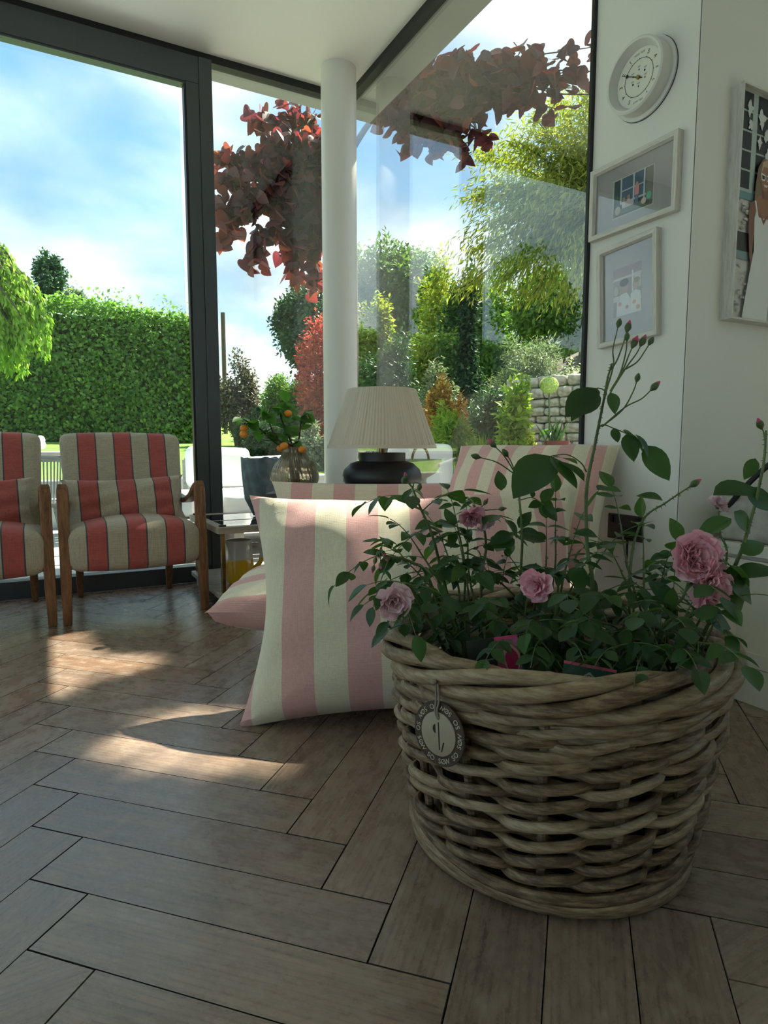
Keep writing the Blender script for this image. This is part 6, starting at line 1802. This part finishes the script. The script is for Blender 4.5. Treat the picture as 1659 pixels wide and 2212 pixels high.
def urn():
    p = dep(898, 1000, 3.75)
    r = root('stone_urn', 'pale stone urn with a hooped handle just outside the glass', 'urn', (p[0] + 0.02, p[1], -0.03))
    m = plain('weathered_stone', (0.34, 0.31, 0.26), 0.9, var=0.25, nscale=14, bump=0.6, bscale=60)
    z = p[2] + 0.03
    MB().lathe([(0.12, 0.0), (0.12, 0.05), (0.10, 0.06), (0.10, z - 0.18), (0.115, z - 0.17), (0.115, z - 0.14)], 8).build('pedestal', m, r, smooth=False)
    MB().lathe([(0.06, z - 0.14), (0.045, z - 0.11), (0.05, z - 0.09), (0.10, z - 0.06), (0.125, z - 0.02), (0.128, z), (0.138, z + 0.002), (0.138, z + 0.022), (0.12, z + 0.022), (0.10, z - 0.02), (0.0, z - 0.05)], 40, fn=lambda a, zz: 1 + (0.03 * abs(math.sin(6 * a)) if zz < z - 0.005 else 0)).build('bowl', m, r)
    MB().tube(spline([(0.0 + 0.10 * math.cos(t) * 0.6, -0.02, z + 0.10 * math.sin(t)) for t in np.linspace(0, math.pi, 7)], 4), 0.008, 8).build('handle', M['brass'], r)
urn()
def pot_plant(name, label, x, y, D, rad, h, col, leafm, nl=60):
    p = dep(x, y, D); gz = bank_z(p[0], p[1]) if p[0] > 3.9 else -0.03
    r = root(name, label, 'pot plant', (p[0], p[1], gz))
    zb = p[2] - gz - h
    if zb > 0.06: MB().lathe([(rad * 1.1, 0.0), (rad * 1.1, zb)], 6).build('plinth', M['render_wall'], r, smooth=False)
    zb = max(zb, 0.0)
    MB().lathe([(rad * 0.65, zb), (rad * 0.95, zb + h * 0.8), (rad * 1.05, zb + h * 0.82), (rad * 1.05, zb + h), (rad * 0.9, zb + h), (rad * 0.85, zb + h * 0.8), (0, zb + h * 0.8)], 28).build('pot', plain('terracotta', col, 0.8, var=0.15, nscale=9), r)
    P = np.array([[0, 0, zb + h * 0.8]]) + RNG.normal(size=(nl, 3)) * np.array([rad * 0.35, rad * 0.35, 0.0])
    D_ = rand_dirs(nl) * 0.55 + np.array([0, 0, 1.0]); L = RNG.uniform(0.12, 0.24, nl)
    o = bpy.data.objects.new('foliage', leaf_mesh('foliage', P, D_, rand_dirs(nl), L, L * 0.10, leafm)); link(o, r); o['kind'] = 'stuff'
pot_plant('potted_grass', 'brown pot with spiky bright grass beside the garden armchair', 1040, 985, 5.05, 0.11, 0.15, (0.16, 0.09, 0.06), M['leaf_lime'], 80)
pot_plant('potted_grass', 'dark red pot standing by the stone wall', 1203, 952, 4.55, 0.085, 0.16, (0.16, 0.05, 0.04), M['leaf_dark'], 20)
# hydrangea head
def hydrangea():
    c = dep(1186, 832, 4.75)
    base = np.array([c[0], c[1], bank_z(c[0], c[1])])
    r = root('hydrangea', 'round lime-white hydrangea flower glowing beside the stone wall', 'flower', base)
    n = 1500; d = rand_dirs(n)
    P = c + d * np.array([0.066, 0.066, 0.060]) * RNG.uniform(0.9, 1.05, (n, 1))
    m = leafmat('hydrangea_floret', [(0.45, 0.55, 0.20), (0.60, 0.68, 0.34), (0.78, 0.82, 0.6)], 0.45)
    o = bpy.data.objects.new('flower_head', leaf_mesh('flower_head', P, np.cross(d, rand_dirs(n)), d, np.full(n, 0.016), np.full(n, 0.014), m, shift=base)); link(o, r); o['kind'] = 'stuff'
    MB().tube([base, (base + c) / 2 + np.array([0.02, 0, 0]), c], 0.006, 6).build('stem', M['cane'], r, shift=base)
    for k in range(8): put_leaf(random.choice(citrus), base + (c - base) * random.uniform(0.3, 0.9), rand_dirs(1)[0], (0, 0, 1), 0.11, r, base)
hydrangea()
# dry-stone wall
def stone_wall():
    A, B = dep(1118, 900, 5.45), dep(1345, 900, 4.85); A[2] = B[2] = 0
    r = bpy.data.objects.new('wall_garden', None); r.location = A; link(r); struct(r)
    d = unit(B - A); L = np.linalg.norm((B - A)[:2]); nr = np.array([d[1], -d[0], 0]); ang = math.atan2(d[1], d[0])
    m = plain('lichen_stone', (0.44, 0.42, 0.36), 0.95, var=0.45, nscale=2.5, bump=0.9, bscale=40)
    variants = []
    for k in range(6):
        ph = RNG.uniform(0, 6, 6)
        variants.append(rounded_box((1, 1, 1), 0.22, 5, lambda q: q * (1 + 0.07 * np.sin(q[[1, 2, 0]] * 5 + ph[:3]) + 0.05 * np.sin(q[[2, 0, 1]] * 9 + ph[3:]))).mesh('stone', m))
    MB().box((L / 2, 0.16, 0.68), (L, 0.2, 1.36), Matrix.Rotation(ang, 4, 'Z')).build('core', M['soil'], r, smooth=False)
    z = 0.0
    while z < 1.36:
        h = random.uniform(0.055, 0.10); x = random.uniform(-0.1, 0.0)
        while x < L:
            w = random.uniform(0.07, 0.18)
            o = bpy.data.objects.new('stone', random.choice(variants)); link(o, r)
            o.location = d * (x + w / 2) + nr * random.uniform(-0.005, 0.03) + np.array([0, 0, z + h / 2])
            o.rotation_euler = (random.uniform(-.05, .05), random.uniform(-.06, .06), ang + random.uniform(-.05, .05)); o.scale = (w * 0.97, 0.2, h * 0.97)
            x += w
        z += h
stone_wall()
# outdoor dining: slatted table with a white carved bowl, rope-backed chair
def dining():
    p = ony(100, 975, 6.3)
    c = np.array([-0.25, 6.35, -0.03])
    zt = p[2] + 0.03
    r = root('garden_table', 'weathered wooden garden table beyond the striped armchairs', 'table', c)
    for k in range(6): MB().box((0, -0.40 + 0.16 * k, zt - 0.02), (1.7, 0.145, 0.035)).build('slat', M['grey_teak'], r, smooth=False, bevel=0.004)
    MB().box((0, 0, zt - 0.06), (1.5, 0.7, 0.05)).build('apron', plain('dark_apron', (0.05, 0.045, 0.04), 0.7), r, smooth=False)
    for sx in (-0.72, 0.72):
        for sy in (-0.33, 0.33): MB().box((sx, sy, (zt - 0.08) / 2), (0.07, 0.07, zt - 0.08)).build('leg', M['grey_teak'], r, smooth=False)
    q = ony(45, 930, 6.25)
    pts = [(0.15 * math.cos(a), 0.15 * math.sin(a), 0.03 + 0.012 * math.sin(5 * a)) for a in np.linspace(0, 2 * math.pi, 60, endpoint=False)]
    zz = zt - 0.03
    o = MB().tube(pts, 0.03 + 0.009 * np.sin(np.linspace(0, 2 * math.pi * 9, 60)), 10, closed=True)
    o.tube([(x * 0.96, y * 0.96, z + 0.05) for x, y, z in pts[::-1]], 0.028 + 0.009 * np.cos(np.linspace(0, 2 * math.pi * 8, 60)), 10, closed=True)
    o.lathe([(0.0, 0.0), (0.13, 0.0), (0.13, 0.02), (0.0, 0.02)], 24)
    ob = o.build('carved_bowl', plain('white_driftwood', (0.72, 0.70, 0.66), 0.8, var=0.1, nscale=12, bump=0.4, bscale=50), loc=(q[0], q[1], zz + 0.020))
    tag(ob, 'white carved ring-shaped bowl on the weathered garden table', 'bowl')
    k = ony(104, 1000, 5.05)
    r2 = root('rope_chair', 'grey rope-backed garden chair between the striped armchairs outside', 'chair', (k[0] - 0.12, 5.05, -0.03))
    rope = plain('grey_rope', (0.36, 0.35, 0.33), 0.9)
    topz = k[2] + 0.07
    arc = [(0.30 * math.sin(t), -0.30 * math.cos(t), topz - 0.10 * abs(math.sin(t / 1.25)) ** 3) for t in np.linspace(-1.9, 1.9, 25)]
    MB().tube(arc, 0.018, 8).build('back_rail', rope, r2)
    for i in range(1, 24):
        for e in (0.0, 0.5):
            a = np.array(arc[i]) + (np.array(arc[i + 1]) - np.array(arc[i])) * e
            MB().tube([a, (a[0] * 0.9, a[1] * 0.9, 0.42)], 0.0055, 5).build('rope', rope, r2)
    MB().lathe([(0.0, 0.40), (0.27, 0.40), (0.28, 0.43), (0.0, 0.44)], 28).build('seat', M['grey_teak'], r2)
    for a in (0.8, 2.3, 3.9, 5.5): taper_post([((0.30 * math.cos(a), 0.30 * math.sin(a), 0.0), 0.03, 0.03), ((0.22 * math.cos(a), 0.22 * math.sin(a), 0.40), 0.045, 0.045)]).build('leg', M['grey_teak'], r2)
dining()
